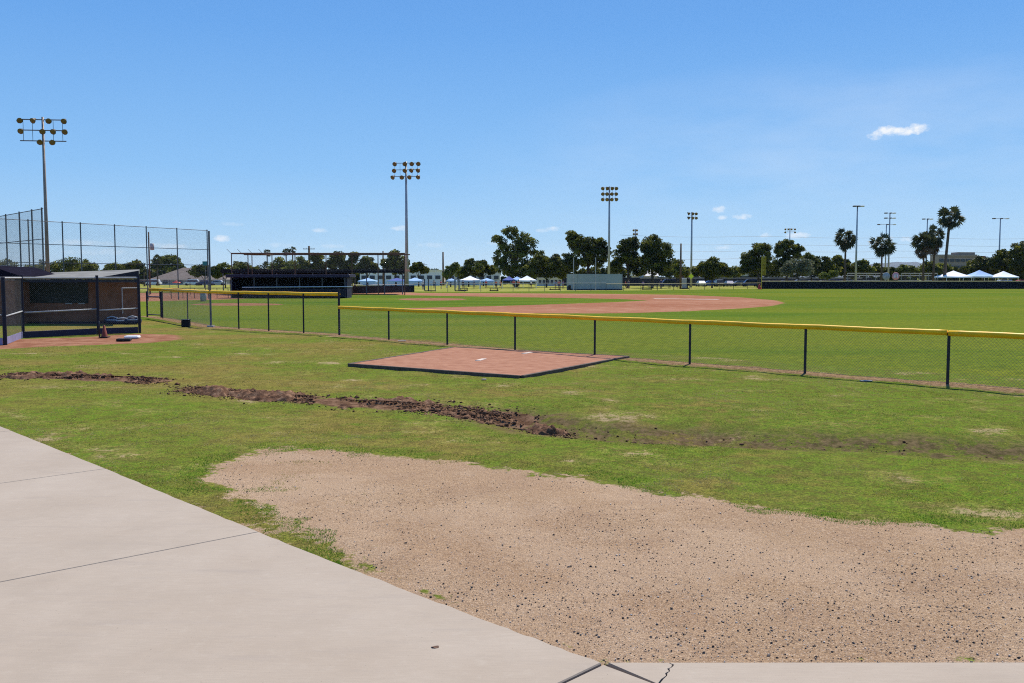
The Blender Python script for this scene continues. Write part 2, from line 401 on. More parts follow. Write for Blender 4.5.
# ---------------------------------------------------------------- sidewalk slabs
def sidewalk():
    mb = MB(); top = .03; gap = .012
    E1, E2, E3 = Vector(EDGE[1]), Vector(EDGE[2]), Vector(EDGE[4]); EF = Vector(EFAR)
    j1 = (Vector(G(0, 486)) - E1).normalized(); j2 = (Vector(G(0, 586)) - E2).normalized(); j3 = (Vector(G(570, 684)) - E3).normalized()
    j4 = (Vector(G(645, 684)) - E3).normalized()
    def prism(poly, b=.008):
        a = sum(poly[i][0] * poly[(i + 1) % len(poly)][1] - poly[(i + 1) % len(poly)][0] * poly[i][1] for i in range(len(poly)))
        if a < 0: poly = poly[::-1]
        n = len(poly); cx = sum(p[0] for p in poly) / n; cy = sum(p[1] for p in poly) / n
        ins = []
        for i in range(n):
            p = Vector(poly[i]); q = Vector(poly[i - 1]); s = Vector(poly[(i + 1) % n]); d1 = (p - q).normalized(); d2 = (s - p).normalized()
            nn = Vector((-d1.y, d1.x)) + Vector((-d2.y, d2.x))
            nn = nn.normalized() if nn.length > 1e-6 else Vector((0, 0)); ins.append((p.x + nn.x * b, p.y + nn.y * b))
        v = [(p[0], p[1], -.12) for p in poly] + [(p[0], p[1], top - b) for p in poly] + [(p[0], p[1], top) for p in ins]
        f = [tuple(range(2 * n, 3 * n))] + [(l * n + i, l * n + (i + 1) % n, (l + 1) * n + (i + 1) % n, (l + 1) * n + i) for l in (0, 1) for i in range(n)]
        mb.add(v, f)
    def wob(a, b, n=14, s=.012):
        a = Vector(a); b = Vector(b); d = (b - a).normalized(); nn = Vector((-d.y, d.x))
        return [tuple(a + (b - a) * (i / n) + nn * random.uniform(-s, s) * (0 < i < n)) for i in range(n)]
    W = 9
    def shift(p, q, a): d = (Vector(q) - Vector(p)).normalized(); return Vector(p) + d * a
    L1 = E1 + j1 * W; L2 = E2 + j2 * W; L3 = E3 + j3 * W
    step = (E1 - EF).normalized()
    # slabs beyond the first joint
    plen = (E2 - E1).length
    prev = E1; k = 0
    while k < 9:
        nxt = E1 - step * plen * (k + 1)
        a, b = prev - step * gap, nxt
        prism(wob(a, b, 10, .006) + [tuple(b), tuple(b + j1 * W), tuple(a + j1 * W)]); prev = nxt; k += 1
    mid = Vector(EDGE[3])
    d12 = (E2 - E1).normalized()
    prism(wob(E1, E2 - d12 * gap, 30, .008) + [tuple(E2 - d12 * gap), tuple(L2 - d12 * gap), tuple(L1)])
    d23 = (E3 - E2).normalized()
    prism(wob(E2, mid, 20, .009) + wob(mid, E3 - d23 * gap * 1.2, 20, .009) + [tuple(E3 - d23 * gap * 1.2), tuple(L3 - d23 * gap * 1.2), tuple(L2)])
    prism([tuple(E3 + (j3 + j4) * .012), tuple(L3), tuple(E3 + j4 * 6)])
    # the walk along the near edge, with a broken crack
    jn = Vector((-j4.y, j4.x)); jn = jn if jn.x > 0 else -jn
    a = Vector(R0) + jn * .004; b = E3 + j4 * 6 + jn * .010
    crk = [G(668, 667.4), G(672, 669.5), G(671, 672), G(667, 673.5), G(669, 676), G(665, 678), G(666, 680.5), G(661, 684)]; cr2 = [(p[0] + .006 + .008 * (i % 2), p[1]) for i, p in enumerate(crk)]
    meet = Vector(G(657, 689)) + jn * .006
    prism([tuple(a)] + crk + [tuple(meet)], .0004)
    prism([cr2[0], (RR[0], RR[1]), (RR[0], -3), tuple(b), (meet.x + .012, meet.y)] + cr2[:0:-1], .0004)
    m, nt, b = newmat('concrete'); Lk = nt.links
    pos = N(nt, 'ShaderNodeNewGeometry').outputs['Position']
    def nz(s, st=None, d=6, ro=.6):
        n = N(nt, 'ShaderNodeTexNoise', Scale=s, Detail=d, Roughness=ro); mp = N(nt, 'ShaderNodeMapping')
        if st: mp.inputs['Scale'].default_value = st; mp.inputs['Rotation'].default_value = (0, 0, R(38))
        Lk.new(pos, mp.inputs[0]); Lk.new(mp.outputs[0], n.inputs['Vector']); return n.outputs['Fac']
    def mr(v, a, c, lo=0, hi=1):
        n = N(nt, 'ShaderNodeMapRange'); Lk.new(v, n.inputs[0]); n.inputs[1].default_value = a; n.inputs[2].default_value = c; n.inputs[3].default_value = lo; n.inputs[4].default_value = hi; return n.outputs[0]
    def mx(f, a, c):
        n = N(nt, 'ShaderNodeMix', data_type='RGBA'); Lk.new(f, n.inputs[0])
        for k, q in ((6, a), (7, c)):
            if isinstance(q, tuple): n.inputs[k].default_value = c4(q)
            else: Lk.new(q, n.inputs[k])
        return n.outputs[2]
    c = mx(mr(nz(.8), .3, .7), (.338, .272, .208), (.388, .322, .255))
    c = mx(mr(nz(5, (.25, 1.6, 1)), .55, .8, 0, .5), c, (.28, .235, .20))
    c = mx(mr(nz(14), .55, .8, 0, .35), c, (.43, .37, .30))
    c = mx(mr(nz(220, d=3), .56, .74, 0, .5), c, (.25, .21, .18))
    c = mx(mr(nz(38, d=2), .73, .77, 0, .8), c, (.14, .11, .09))
    c = mx(mr(nz(2.2, (.12, 2.2, 1), 8, .75), .56, .70, 0, .25), c, (.27, .225, .19))
    c = mx(mr(nz(.45, None, 8, .7), .52, .66, 0, .45), c, (.30, .245, .19))
    c = mx(mr(nz(90, (.08, 1, 1), 3, .6), .35, .65, .25, 0), c, (.27, .22, .17))
    c = mx(mr(nz(9, None, 8, .8), .64, .72, 0, .5), c, (.24, .19, .15))
    Lk.new(c, b.inputs['Base Color']); b.inputs['Roughness'].default_value = .85; b.inputs['Specular IOR Level'].default_value = .2
    bp = N(nt, 'ShaderNodeBump', Strength=.25, Distance=.004); Lk.new(nz(150), bp.inputs['Height']); Lk.new(bp.outputs[0], b.inputs['Normal'])
    tag(mb.build('sidewalk', m), kind='structure')
sidewalk()

# ---------------------------------------------------------------- soil berms, clods, gravel, grass blades
def soil_mat():
    m, nt, b = newmat('turned_soil'); L = nt.links
    pos = N(nt, 'ShaderNodeNewGeometry').outputs['Position']
    n = N(nt, 'ShaderNodeTexNoise', Scale=7., Detail=8, Roughness=.7); L.new(pos, n.inputs['Vector'])
    cr = N(nt, 'ShaderNodeValToRGB'); e = cr.color_ramp.elements
    e[0].position = .3; e[0].color = (.035, .018, .012, 1); e[1].position = .68; e[1].color = (.30, .18, .11, 1)
    x = e.new(.5); x.color = (.125, .066, .040, 1)
    L.new(n.outputs['Fac'], cr.inputs[0]); L.new(cr.outputs[0], b.inputs['Base Color']); b.inputs['Roughness'].default_value = .95
    b.inputs['Specular IOR Level'].default_value = .05
    bp = N(nt, 'ShaderNodeBump', Strength=1, Distance=.03); L.new(n.outputs['Fac'], bp.inputs['Height']); L.new(bp.outputs[0], b.inputs['Normal'])
    return m
SOIL = soil_mat()
def resample(pts, step):
    out = []; pts = [Vector(p) for p in pts]
    for a, b in zip(pts[:-1], pts[1:]):
        n = max(1, int((b - a).length / step))
        out += [a + (b - a) * i / n for i in range(n)]
    return out + [pts[-1]]
def berm(pts, wid, hgt, seed):
    c = resample(pts, .04); n = len(c); m = 46; V = np.zeros((n, m, 3))
    for i, p in enumerate(c):
        d = (c[min(i + 1, n - 1)] - c[max(i - 1, 0)]).normalized(); nn = Vector((-d.y, d.x)); t = i / (n - 1)
        e = min(1, min(t, 1 - t) * 9)
        for j in range(m):
            s = (j / (m - 1) - .5) * 2; V[i, j, :2] = (p.x + nn.x * s * wid * (.6 + .4 * e), p.y + nn.y * s * wid * (.6 + .4 * e)); V[i, j, 2] = e ** .6
    x, y, e = V[..., 0].ravel(), V[..., 1].ravel(), V[..., 2].ravel()
    s = np.tile(np.linspace(-1, 1, m), n)
    wv = fbm(x, y, .8, seed, 3); cl = fbm(x, y, 5, seed + 3, 4); cl2 = np.abs(fbm(x, y, 13, seed + 7, 3) - .5) * 2
    prof = np.clip(1 - (s * (1.9 - 1.4 * wv) + (fbm(x, y, 1.7, seed + 9, 2) - .5) * .9) ** 2, -.8, 1)
    z = ground_h(x, y) + e * hgt * (prof * np.clip((wv - .24) * 2.8, -.2, 1.2)) + (cl - .5) * .26 * e * np.clip(prof + .35, 0, 1) - cl2 * .09 * e - .035 - .04 * (np.abs(s) > .93)
    V[..., 2] = z.reshape(n, m)
    ii, jj = np.meshgrid(np.arange(n - 1), np.arange(m - 1), indexing='ij')
    f = np.stack([ii * m + jj, (ii + 1) * m + jj, (ii + 1) * m + jj + 1, ii * m + jj + 1], -1).reshape(-1, 4)
    me = fast_mesh('soil_berm', V.reshape(-1, 3), f, False)
    return tag(link('soil_berm', me, SOIL), kind='structure')
berm(BERM1, .85, .13, 11); berm(BERM2, 1.0, .15, 23)
berm(gp([(530, 418), (545, 421), (560, 424)]), .3, .12, 31)

ICO = np.array([(0, 0, 1), (.9, 0, .2), (.28, .85, .25), (-.72, .53, .2), (-.72, -.53, .22), (.28, -.85, .2), (0, 0, -.6)])
ICOF = np.array([(0, 1, 2), (0, 2, 3), (0, 3, 4), (0, 4, 5), (0, 5, 1), (6, 2, 1), (6, 3, 2), (6, 4, 3), (6, 5, 4), (6, 1, 5)])
def stones(name, x, y, z, s, m, tint, flat=.6):
    n = len(x); a = rng.uniform(0, 6.28, n); v = ICO[None] * rng.uniform(.6, 1.3, (n, 7, 1))
    v = v * np.stack([s, s * rng.uniform(.6, 1, n), s * flat], 1)[:, None, :]
    vx = v[..., 0] * np.cos(a)[:, None] - v[..., 1] * np.sin(a)[:, None] + x[:, None]
    vy = v[..., 0] * np.sin(a)[:, None] + v[..., 1] * np.cos(a)[:, None] + y[:, None]
    vz = v[..., 2] + z[:, None]
    f = (ICOF[None] + (np.arange(n) * 7)[:, None, None]).reshape(-1, 3)
    me = fast_mesh(name, np.stack([vx, vy, vz], -1).reshape(-1, 3), f); attr(me, 'tint', np.repeat(tint, 7))
    return link(name, me, m)
def rampmat(name, stops, rough=.9, spec=.1):
    m, nt, b = newmat(name); at = N(nt, 'ShaderNodeAttribute', attribute_name='tint'); cr = N(nt, 'ShaderNodeValToRGB'); e = cr.color_ramp.elements
    e[0].position, e[0].color = stops[0][0], c4(stops[0][1]); e[1].position, e[1].color = stops[-1][0], c4(stops[-1][1])
    for p, c in stops[1:-1]: x = e.new(p); x.color = c4(c)
    nt.links.new(at.outputs['Fac'], cr.inputs[0]); nt.links.new(cr.outputs[0], b.inputs['Base Color']); b.inputs['Roughness'].default_value = rough; b.inputs['Specular IOR Level'].default_value = spec
    return m
# clods
cx, cy = [], []
for pts, n_, w_ in ((BERM1, 3200, .5), (BERM2, 5600, .6), (gp([(155, 382), (190, 389)]), 90, .2), (gp([(528, 418), (565, 425)]), 260, .35), (SWL[:6], 160, .6)):
    c = resample(pts, .03); k = rng.integers(0, len(c), n_)
    px = np.array([c[i].x for i in k]) + rng.normal(0, w_ * .5, n_); py = np.array([c[i].y for i in k]) + rng.normal(0, w_ * .55, n_)
    cx.append(px); cy.append(py)
cx = np.concatenate(cx); cy = np.concatenate(cy)
dB = np.minimum(segdist(cx, cy, BERM1), segdist(cx, cy, BERM2))
kk = (fbm(cx, cy, .8, 11, 3) > .40) & (cx < G(170, 385)[0]) | (fbm(cx, cy, .8, 23, 3) > .30) & (cx >= G(170, 385)[0]); cx, cy, dB = cx[kk], cy[kk], dB[kk]
cz = ground_h(cx, cy) + np.where(dB < .35, .07 * (1 - dB / .35), 0) + .005
sz = rng.gamma(1.6, .0095, len(cx)) + .005
tag(stones('soil_clods', cx, cy, cz, np.minimum(sz, .085), SOIL, rng.random(len(cx)), .6), kind='stuff')
# gravel on the bare ground
n_ = 64000; t_ = rng.random(n_)
gY = 4.6 + (13.2 - 4.6) * t_ ** 1.15; gX = rng.uniform(-.42, .62, n_) * gY
keep = (sdf(gX, gY, BARE) < -.05) & (sdf(gX, gY, WALK) > .03) & (fbm(gX, gY, .9, 41, 3) + rng.normal(0, .16, n_) + .12 * gX / gY - .035 * (gY - 7) > .40)
gX, gY = gX[keep], gY[keep]; n_ = len(gX)
gs = np.clip(rng.lognormal(math.log(.0036), .55, n_), .0018, .014)
gcol = rng.random(n_) ** 1.0
GRAVEL = rampmat('gravel', [(0, (.030, .029, .033)), (.35, (.06, .055, .055)), (.5, (.13, .12, .115)), (.7, (.26, .20, .16)), (.88, (.42, .32, .24)), (1, (.62, .60, .56))], .85, .1)
tag(stones('gravel', gX, gY, ground_h(gX, gY) + gs * .25, gs, GRAVEL, gcol), kind='stuff')

def grass():
    n = 800000; t = rng.random(n)
    # density falls with distance
    Y = np.exp(math.log(5.2) + (math.log(36) - math.log(5.2)) * t); X = rng.uniform(-.62, .62, n) * Y
    wd = sdf(X, Y, WALK); ok = (wd > -.012) & (side(X, Y) < -.2) & (segdist(X, Y, FL) > .3) & (sideT(X, Y) < .2)
    X, Y = X[ok], Y[ok]; wd = wd[ok]
    bd = sdf(X, Y, BARE) + (fbm(X, Y, 1.3, 51, 3) - .5) * .9 + (fbm(X, Y, 7, 53, 2) - .5) * .3
    so = np.minimum(segdist(X, Y, BERM1), segdist(X, Y, BERM2))
    cov = fbm(X, Y, .8, 61, 4); cov2 = fbm(X, Y, 6, 63, 3)
    dens = np.clip((cov - .30) * 3.2, .12, 1) * np.clip((cov2 - .28) * 3.5, .15, 1)
    edge = np.exp(-(bd / .5) ** 2) * (fbm(X, Y, .9, 69, 3) > .42); dens = np.maximum(dens, edge * .9)
    sw = segdist(X, Y, SWL); dens = dens * np.where((sw < 1.3 - .5 * cov) & (cov2 > .40), .1, 1); dens = dens * np.where((fbm(X, Y, 3.5, 67, 3) > .60) & (edge < .5), .2, 1)
    # a few stray tufts inside the bare ground
    strays = (bd < 0) & (fbm(X, Y, 1.6, 71, 3) > .66) & (X < -1.6)
    padm = sdf(X, Y, PAD) > .06
    ok = ~((X > -1) & (Y < 6.2)) & ~((X > G(358, 568)[0]) & (wd < .6) & (Y < 8.2)) & ((bd > 0) & (so > .42) | strays) & (rng.random(len(X)) < dens) & padm & (sdf(X, Y, DUGDIRT) > 0)
    X, Y = X[ok], Y[ok]; bd = bd[ok]; edge = edge[ok]; wd = wd[ok]; n = len(X)
    lushness = np.clip((fbm(X, Y, .25, 81, 3) - .44) * 3.4 + np.clip(X / Y, -.3, .5) * 1.1, 0, 1)
    lushness = np.clip(np.maximum(lushness * .8, edge) + rng.normal(0, .16, n), 0, .94)
    straw = (fbm(X, Y, .8, 91, 3) + rng.normal(0, .12, n)) > .60
    h_dark = rng.random(n) < .16
    tint = np.where(straw & (edge < .5), rng.uniform(0, .25, n), .3 + .7 * lushness)
    tint = np.where(h_dark & ~straw, 1.0, tint); sc = Y ** .8 / 6
    h = rng.uniform(.010, .026, n) * (.75 + .25 * edge) * (.7 + .3 * sc) * (1 + 1.3 * np.exp(-(wd / .10) ** 2) * (fbm(X, Y, 2.1, 73, 2) > .45)); w = rng.uniform(.0016, .0032, n) * (.6 + .8 * sc)
    a = rng.uniform(0, 6.28, n); b = rng.uniform(0, 6.28, n); le = rng.uniform(.3, 1.3, n) * h
    z = ground_h(X, Y) - .002
    v = np.empty((n, 3, 3)); ca, sa = np.cos(a) * w, np.sin(a) * w
    v[:, 0] = np.stack([X - ca, Y - sa, z], 1); v[:, 1] = np.stack([X + ca, Y + sa, z], 1)
    v[:, 2] = np.stack([X + np.cos(b) * le, Y + np.sin(b) * le, z + h], 1)
    me = fast_mesh('grass', v.reshape(-1, 3), np.arange(3 * n).reshape(-1, 3)); attr(me, 'tint', np.repeat(tint, 3))
    m = rampmat('grass_blades', [(0, (.56, .46, .20)), (.25, (.38, .30, .10)), (.32, (.30, .265, .042)), (.6, (.215, .265, .024)), (.97, (.11, .26, .014)), (1, (.04, .08, .010))], .7, .2)
    nt = m.node_tree; b_ = nt.nodes['Principled BSDF']; tr = N(nt, 'ShaderNodeBsdfTranslucent'); ms = N(nt, 'ShaderNodeMixShader'); ms.inputs[0].default_value = .35
    nt.links.new(nt.nodes['Color Ramp'].outputs[0], tr.inputs['Color']); nt.links.new(b_.outputs[0], ms.inputs[1]); nt.links.new(tr.outputs[0], ms.inputs[2]); nt.links.new(ms.outputs[0], nt.nodes['Material Output'].inputs['Surface'])
    tag(link('grass', me, m), kind='stuff')
    print('grass blades', n)
PADC = [G(350, 366), G(455, 349), G(627, 358.3), G(521, 378.5)]
PAD = list(PADC)
grass()

# ---------------------------------------------------------------- chain link and fences
def chain(name, segs, h0, h1, m, parent, pitch=.075, r=.0022):
    V, Fc = [], []; base = 0
    for (ax, ay), (bx, by) in segs:
        L = math.hypot(bx - ax, by - ay); dx, dy = (bx - ax) / L, (by - ay) / L; nx, ny = -dy, dx; H = h1 - h0
        k = np.arange(-H, L, pitch)
        for sgn in (1, -1):
            # line: s from k to k+H as z from h0 to h1 (or reversed)
            s0, s1 = k.copy(), k + H; z0 = np.full(k.shape, h0); z1 = np.full(k.shape, h1)
            lo = np.maximum(0, -s0); hi = np.maximum(0, s1 - L)
            s0 = s0 + lo; z0 = z0 + lo; s1 = s1 - hi; z1 = z1 - hi
            if sgn < 0: z0, z1 = h0 + h1 - z0, h0 + h1 - z1
            off = sgn * r * .9
            n = len(k); v = np.zeros((n, 6, 3)); q = .7071
            for e, (s, z) in enumerate(((s0, z0), (s1, z1))):
                for c in range(3):
                    t = c * 2.0944 + .5; u = math.cos(t) * r; w = math.sin(t) * r      # u across in plane, w out of plane
                    su = -sgn * q * u; zu = q * u
                    v[:, e * 3 + c, 0] = ax + dx * (s + su) + nx * (w + off); v[:, e * 3 + c, 1] = ay + dy * (s + su) + ny * (w + off); v[:, e * 3 + c, 2] = z + zu
            f = np.array([(0, 1, 4, 3), (1, 2, 5, 4), (2, 0, 3, 5)])
            Fc.append((f[None] + (np.arange(n) * 6)[:, None, None] + base).reshape(-1, 4)); V.append(v.reshape(-1, 3)); base += n * 6
    return link(name, fast_mesh(name, np.concatenate(V), np.concatenate(Fc)), m, parent)
def lerp(a, b, t): return (a[0] + (b[0] - a[0]) * t, a[1] + (b[1] - a[1]) * t)
def cap_tube(pts, z, r, m, parent, name='top_cap', sag=.012):
    mb = MB(); P3 = []
    pp = resample(pts, .25)
    for i, p in enumerate(pp): P3.append((p.x, p.y, z + sag * math.sin(i * .55) * .4 + random.uniform(-.003, .003)))
    mb.path(P3, [r] * len(P3), 10); return mb.build(name, m, parent)

# low yellow-capped fence
f1 = empty('chain_link_fence', (FL[0][0], FL[0][1], 0), 0, 'low chain link fence with yellow tube cap and black posts running past the clay pad', 'fence')
f1.location = (0, 0, 0)
ts = [i / 7 for i in range(8)]; posts = [lerp(FL[0], FL[1], t) for t in ts[1:]]
dxy = ((FL[1][0] - FL[0][0]) / 7, (FL[1][1] - FL[0][1]) / 7)
posts += [(FL[1][0] + dxy[0] * k, FL[1][1] + dxy[1] * k) for k in (1, 2)]
endp = posts[-1]
for p in posts:
    mb = MB().tube((p[0], p[1], -.1), (p[0], p[1], 1.17), .033, n=10); mb.tube((p[0], p[1], .55), (p[0], p[1], .58), .037, n=10)
    mb.build('post', M['blackpost'], f1)
st = (FL[0][0] + .06, FL[0][1] - .06)
cap_tube([st, (FL[1][0] - .025, FL[1][1] + .025)], 1.165, .062, M['yellow'], f1)
cap_tube([(FL[1][0] + .0, FL[1][1] - .0), endp], 1.155, .064, M['yellow'], f1)
MB().path([(st[0], st[1], .04), (FL[1][0], FL[1][1], .05), (endp[0], endp[1], .04)], [.004] * 3, 5).build('tension_wire', M['wire'], f1)
chain('mesh', [(st, FL[1]), (FL[1], endp)], .03, 1.13, M['wire'], f1)

# taller yellow-capped fence
f2 = empty('chain_link_fence', (0, 0, 0), 0, 'taller yellow capped chain link fence with navy posts between the gate and the corner post', 'fence')
tp = [FT[0]] + [(XA(px, Yy), Yy) for px, Yy in ((303, 39.9), (268, 41.5), (238, 43.0))] + [FT[1]] + [(XA(187, 49.5), 49.5), FT[2]]
for i, p in enumerate(tp):
    if i == 4: continue
    MB().tube((p[0], p[1], -.1), (p[0], p[1], 1.95 if i == 0 else 1.68), .045 if i == 0 else .032, n=10).build('post', M['navy'], f2)
cap_tube([tp[0], tp[4]], 1.68, .075, M['yellow'], f2)
pe = (XA(150, 54.5), 54.4)
cap_tube([tp[4], tp[6], pe], 1.68, .085, M['yellow'], f2)
chain('mesh', [(tp[0], tp[4]), (tp[4], tp[6])], .03, 1.62, M['wire'], f2)
MB().path([(p[0], p[1], .06) for p in tp], [.006] * 7, 5).build('tension_wire', M['wire'], f2)
fp = MB(); fp.tube((tp[4][0], tp[4][1], -.1), (tp[4][0], tp[4][1], ZA(231, tp[4][1])), .05, .045, 10)
fp.build('pole', M['galvdark'], t := empty('net_pole', label='tall thin dark pole standing in the yellow capped fence line', cat='pole')); MB().box((tp[4][0], tp[4][1], .03), (.3, .3, .1)).build('footing', M['block'], t)
# purple walk-through gate
g = empty('fence_gate', label='purple pipe frame gate beside the end of the yellow cap', cat='gate')
ga, gb = (XA(146.5, 56), 56.), (XA(160.5, 55), 55.)
for p in (ga, gb): MB().tube((p[0], p[1], -.1), (p[0], p[1], 1.55), .055, n=8).build('gate_post', M['purple'], g)
MB().tube((ga[0], ga[1], 1.22), (gb[0], gb[1], 1.22), .04).build('gate_rail', M['purple'], g); MB().tube((ga[0], ga[1], .15), (gb[0], gb[1], .15), .03).build('gate_rail', M['purple'], g)
chain('mesh', [(ga, gb)], .16, 1.2, M['wire'], g, .1)
# small black pot by the fence foot
def bin_():
    p = G(186, 327); t = empty('black_bin', (p[0], p[1], 0), 0, 'small square black plastic bin standing at the foot of the taller fence', 'bin')
    MB().box((0, 0, .17), (.36, .32, .34), 0, .03).build('body', M['darkgap'], t); MB().box((0, 0, .355), (.39, .35, .03), 0, .012).build('lid', M['blackpost'], t)
bin_()

# ---------------------------------------------------------------- raised clay pad
pad = empty('pitching_pad', (0, 0, 0), 0, 'raised rectangular clay pitching pad with dark timber edging on the grass', 'pitching pad')
cA, cB, cC, cD = [Vector(p) for p in PADC]; cen = (cA + cB + cC + cD) / 4
n = 40; V = []
for i in range(n + 1):
    for j in range(n + 1):
        u, w = i / n, j / n; p = (cA * (1 - u) + cB * u) * (1 - w) + (cD * (1 - u) + cC * u) * w
        V.append((p.x, p.y, 0))
V = np.array(V); V[:, 2] = .058 + (fbm(V[:, 0], V[:, 1], 1.2, 5, 4) - .5) * .03
f = [(i * (n + 1) + j, i * (n + 1) + j + 1, (i + 1) * (n + 1) + j + 1, (i + 1) * (n + 1) + j) for i in range(n) for j in range(n)]
claym = mat('pad_clay', (.37, .19, .12), .95, scale=3.2, c2=(.26, .115, .07), bump=.5, spec=.05)
link('clay_surface', fast_mesh('clay_surface', V, np.array(f), True), claym, pad)
for a, b, zt in ((cA, cD, .078), (cD, cC, .078), (cC, cB, .07), (cB, cA, .07)):
    d = (b - a).normalized(); q = (a + b) / 2; out = q - cen; nn = Vector((-d.y, d.x)); nn = nn if nn.dot(out) > 0 else -nn
    c = q + nn * .04; L = (b - a).length
    for k in range(3):
        s = (a + d * L * (k + .5) / 3) + nn * .04
        MB().box((s.x, s.y, zt / 2 - .02), (L / 3 - .01, .085, zt + .04), math.atan2(d.y, d.x) + random.uniform(-.004, .004), .008).build('edging_board', M['timber'], pad)
for k, (a, b) in enumerate((((473.5, 361.2), (488, 357.2)), ((521, 353.6), (534, 351.2)))):
    pa, pb = Vector(G(*a, .08)), Vector(G(*b, .08)); q = (pa + pb) / 2; d = pb - pa
    d2 = (Vector(PADC[2]) - Vector(PADC[1])) ; ang = math.atan2(d.y, d.x)
    zz = float(.058 + (fbm(np.array([q.x]), np.array([q.y]), 1.2, 5, 4)[0] - .5) * .03)
    MB().box((q.x, q.y, zz + .002), (min(d.length, .62), .15, .03), ang, .006).build('pitching_rubber', M['rubber'], pad)
p = G(484, 380.5); tag(MB().box((p[0], p[1], .02), (.12, .08, .05), .4, .02).build('stone', M['timberpale']), 'small pale broken stone on the grass before the clay pad', 'stone')
for i, (px, py, w, l) in enumerate(((402, 341.5, .3, 'pale flat board lying at the fence foot near the clay pad'), (866, 382, .26, 'small pale flat scrap at the foot of the low fence'))):
    p = G(px, py); tag(MB().box((p[0], p[1], .03), (w, .12, .02), .1, .004).build('scrap_board', M['block']), l, 'board')
for px, py in ((435, 647.5),):
    p = G(px, py, .03); mb = MB(); a = np.linspace(0, 6.28, 9)[:-1]
    ring = [(p[0] + .026 * math.cos(t) * (1 + .2 * math.sin(3 * t)), p[1] + .016 * math.sin(t), .033 + .004 * math.sin(t * 2)) for t in a]
    up = [(x, y, z + .002) for x, y, z in ring]; mb.add(ring + up, [tuple(range(7, -1, -1)), tuple(range(8, 16))] + [(i, (i + 1) % 8, 8 + (i + 1) % 8, 8 + i) for i in range(8)])
    tag(mb.build('dead_leaf', M['rust']), 'small curled brown leaf lying on the concrete sidewalk', 'leaf')

# ---------------------------------------------------------------- near dugout and its front fence
def near_dugout():
    d = empty('dugout', (0, 0, 0), 0, 'brown block dugout with pale sloping sheet roof and dark green screen', 'dugout')
    Yw = 48.5; x0, x1 = XA(20, Yw), XA(137.5, Yw); xw0 = XA(23, Yw)
    MB().box(((xw0 + x1) / 2, Yw + .1, 1.1), (x1 - xw0, .2, 2.2)).build('back_wall', M['brick'], d)
    MB().box((x0 + .05, Yw - .1, 1.15), (.35, .35, 2.3)).build('block_pillar', M['block'], d)
    a, b = XA(26, Yw), XA(88, Yw); MB().box(((a + b) / 2, Yw - .04, (ZA(282, Yw) + ZA(303, Yw)) / 2), (b - a, .05, ZA(282, Yw) - ZA(303, Yw))).build('green_screen', M['greenboard'], d)
    for q in range(2):
        xx = XA(66 + q * 13, Yw); MB().box((xx + .15, Yw - .08, ZA(303.5, Yw)), (.35, .05, .06)).build('sill_board', M['block'], d)
    # clerestory slots
    for px in (100, 109, 118, 127): MB().box((XA(px + 3.5, Yw), Yw - .02, ZA(280, Yw)), (.38, .06, .12)).build('vent_slot', M['offwhite'], d)
    # roof sheet: rises away from the camera
    fl, fr = P(19, 278.2, Yw - 1.4), P(138.5, 277.6, Yw - 1.4); bl, br = P(52, 272.4, Yw + 5), P(139.5, 269.4, Yw + 5)
    v = [fl, fr, br, bl]; v2 = [p - Vector((0, 0, .05)) for p in v]
    MB().add(v + v2, [(0, 1, 2, 3), (7, 6, 5, 4), (0, 4, 5, 1), (1, 5, 6, 2), (2, 6, 7, 3), (3, 7, 4, 0)]).build('roof_sheet', M['roofmetal'], d)
    q = [P(96, 278.0, Yw - 1.5), P(138.5, 270.6, Yw - 1.5), P(138.5, 277.6, Yw - 1.5)]; q2 = [p + Vector((0, .06, 0)) for p in q]
    MB().add(q + q2, [(0, 1, 2), (5, 4, 3), (0, 3, 4, 1), (1, 4, 5, 2), (2, 5, 3, 0)]).build('gable_fascia', M['navy'], d)
    MB().box(((fl.x + fr.x) / 2, Yw - 1.33, fl.z - .14), (fr.x - fl.x, .08, .14)).build('front_fascia', M['navy'], d)
    # opposite walls so that it is a real building
    MB().box(((x0 + x1) / 2, Yw + .02, .04), (x1 - x0, .6, .08)).build('footing', M['navy'], d)
    # second dugout, further left
    e = empty('dugout', (0, 0, 0), 0, 'brown block building with dark gabled roof cut off by the picture edge', 'dugout')
    Y2 = 47.0; a, b = XA(-130, Y2), XA(14.5, Y2)
    MB().box(((a + b) / 2, Y2 + 1.6, 1.1), (b - a, 3.2, 2.25)).build('wall', M['brick'], e)
    zt = ZA(268, Y2); ze = ZA(275.6, Y2)
    rp = [P(-8, 266.5, Y2 - .4), P(20, 275.8, Y2 - .4), P(20, 278.2, Y2 - .4), P(-140, 278.2, Y2 - .4), P(-140, 275.8, Y2 - .4), P(-60, 264, Y2 - .4)]
    rq = [Vector((p.x, p.y + 4.2, p.z)) for p in rp]
    MB().add(rp + rq, [tuple(range(5, -1, -1)), tuple(range(6, 12))] + [(i, (i + 1) % 6, 6 + (i + 1) % 6, 6 + i) for i in range(6)]).build('roof', M['roofdark'], e)
near_dugout()
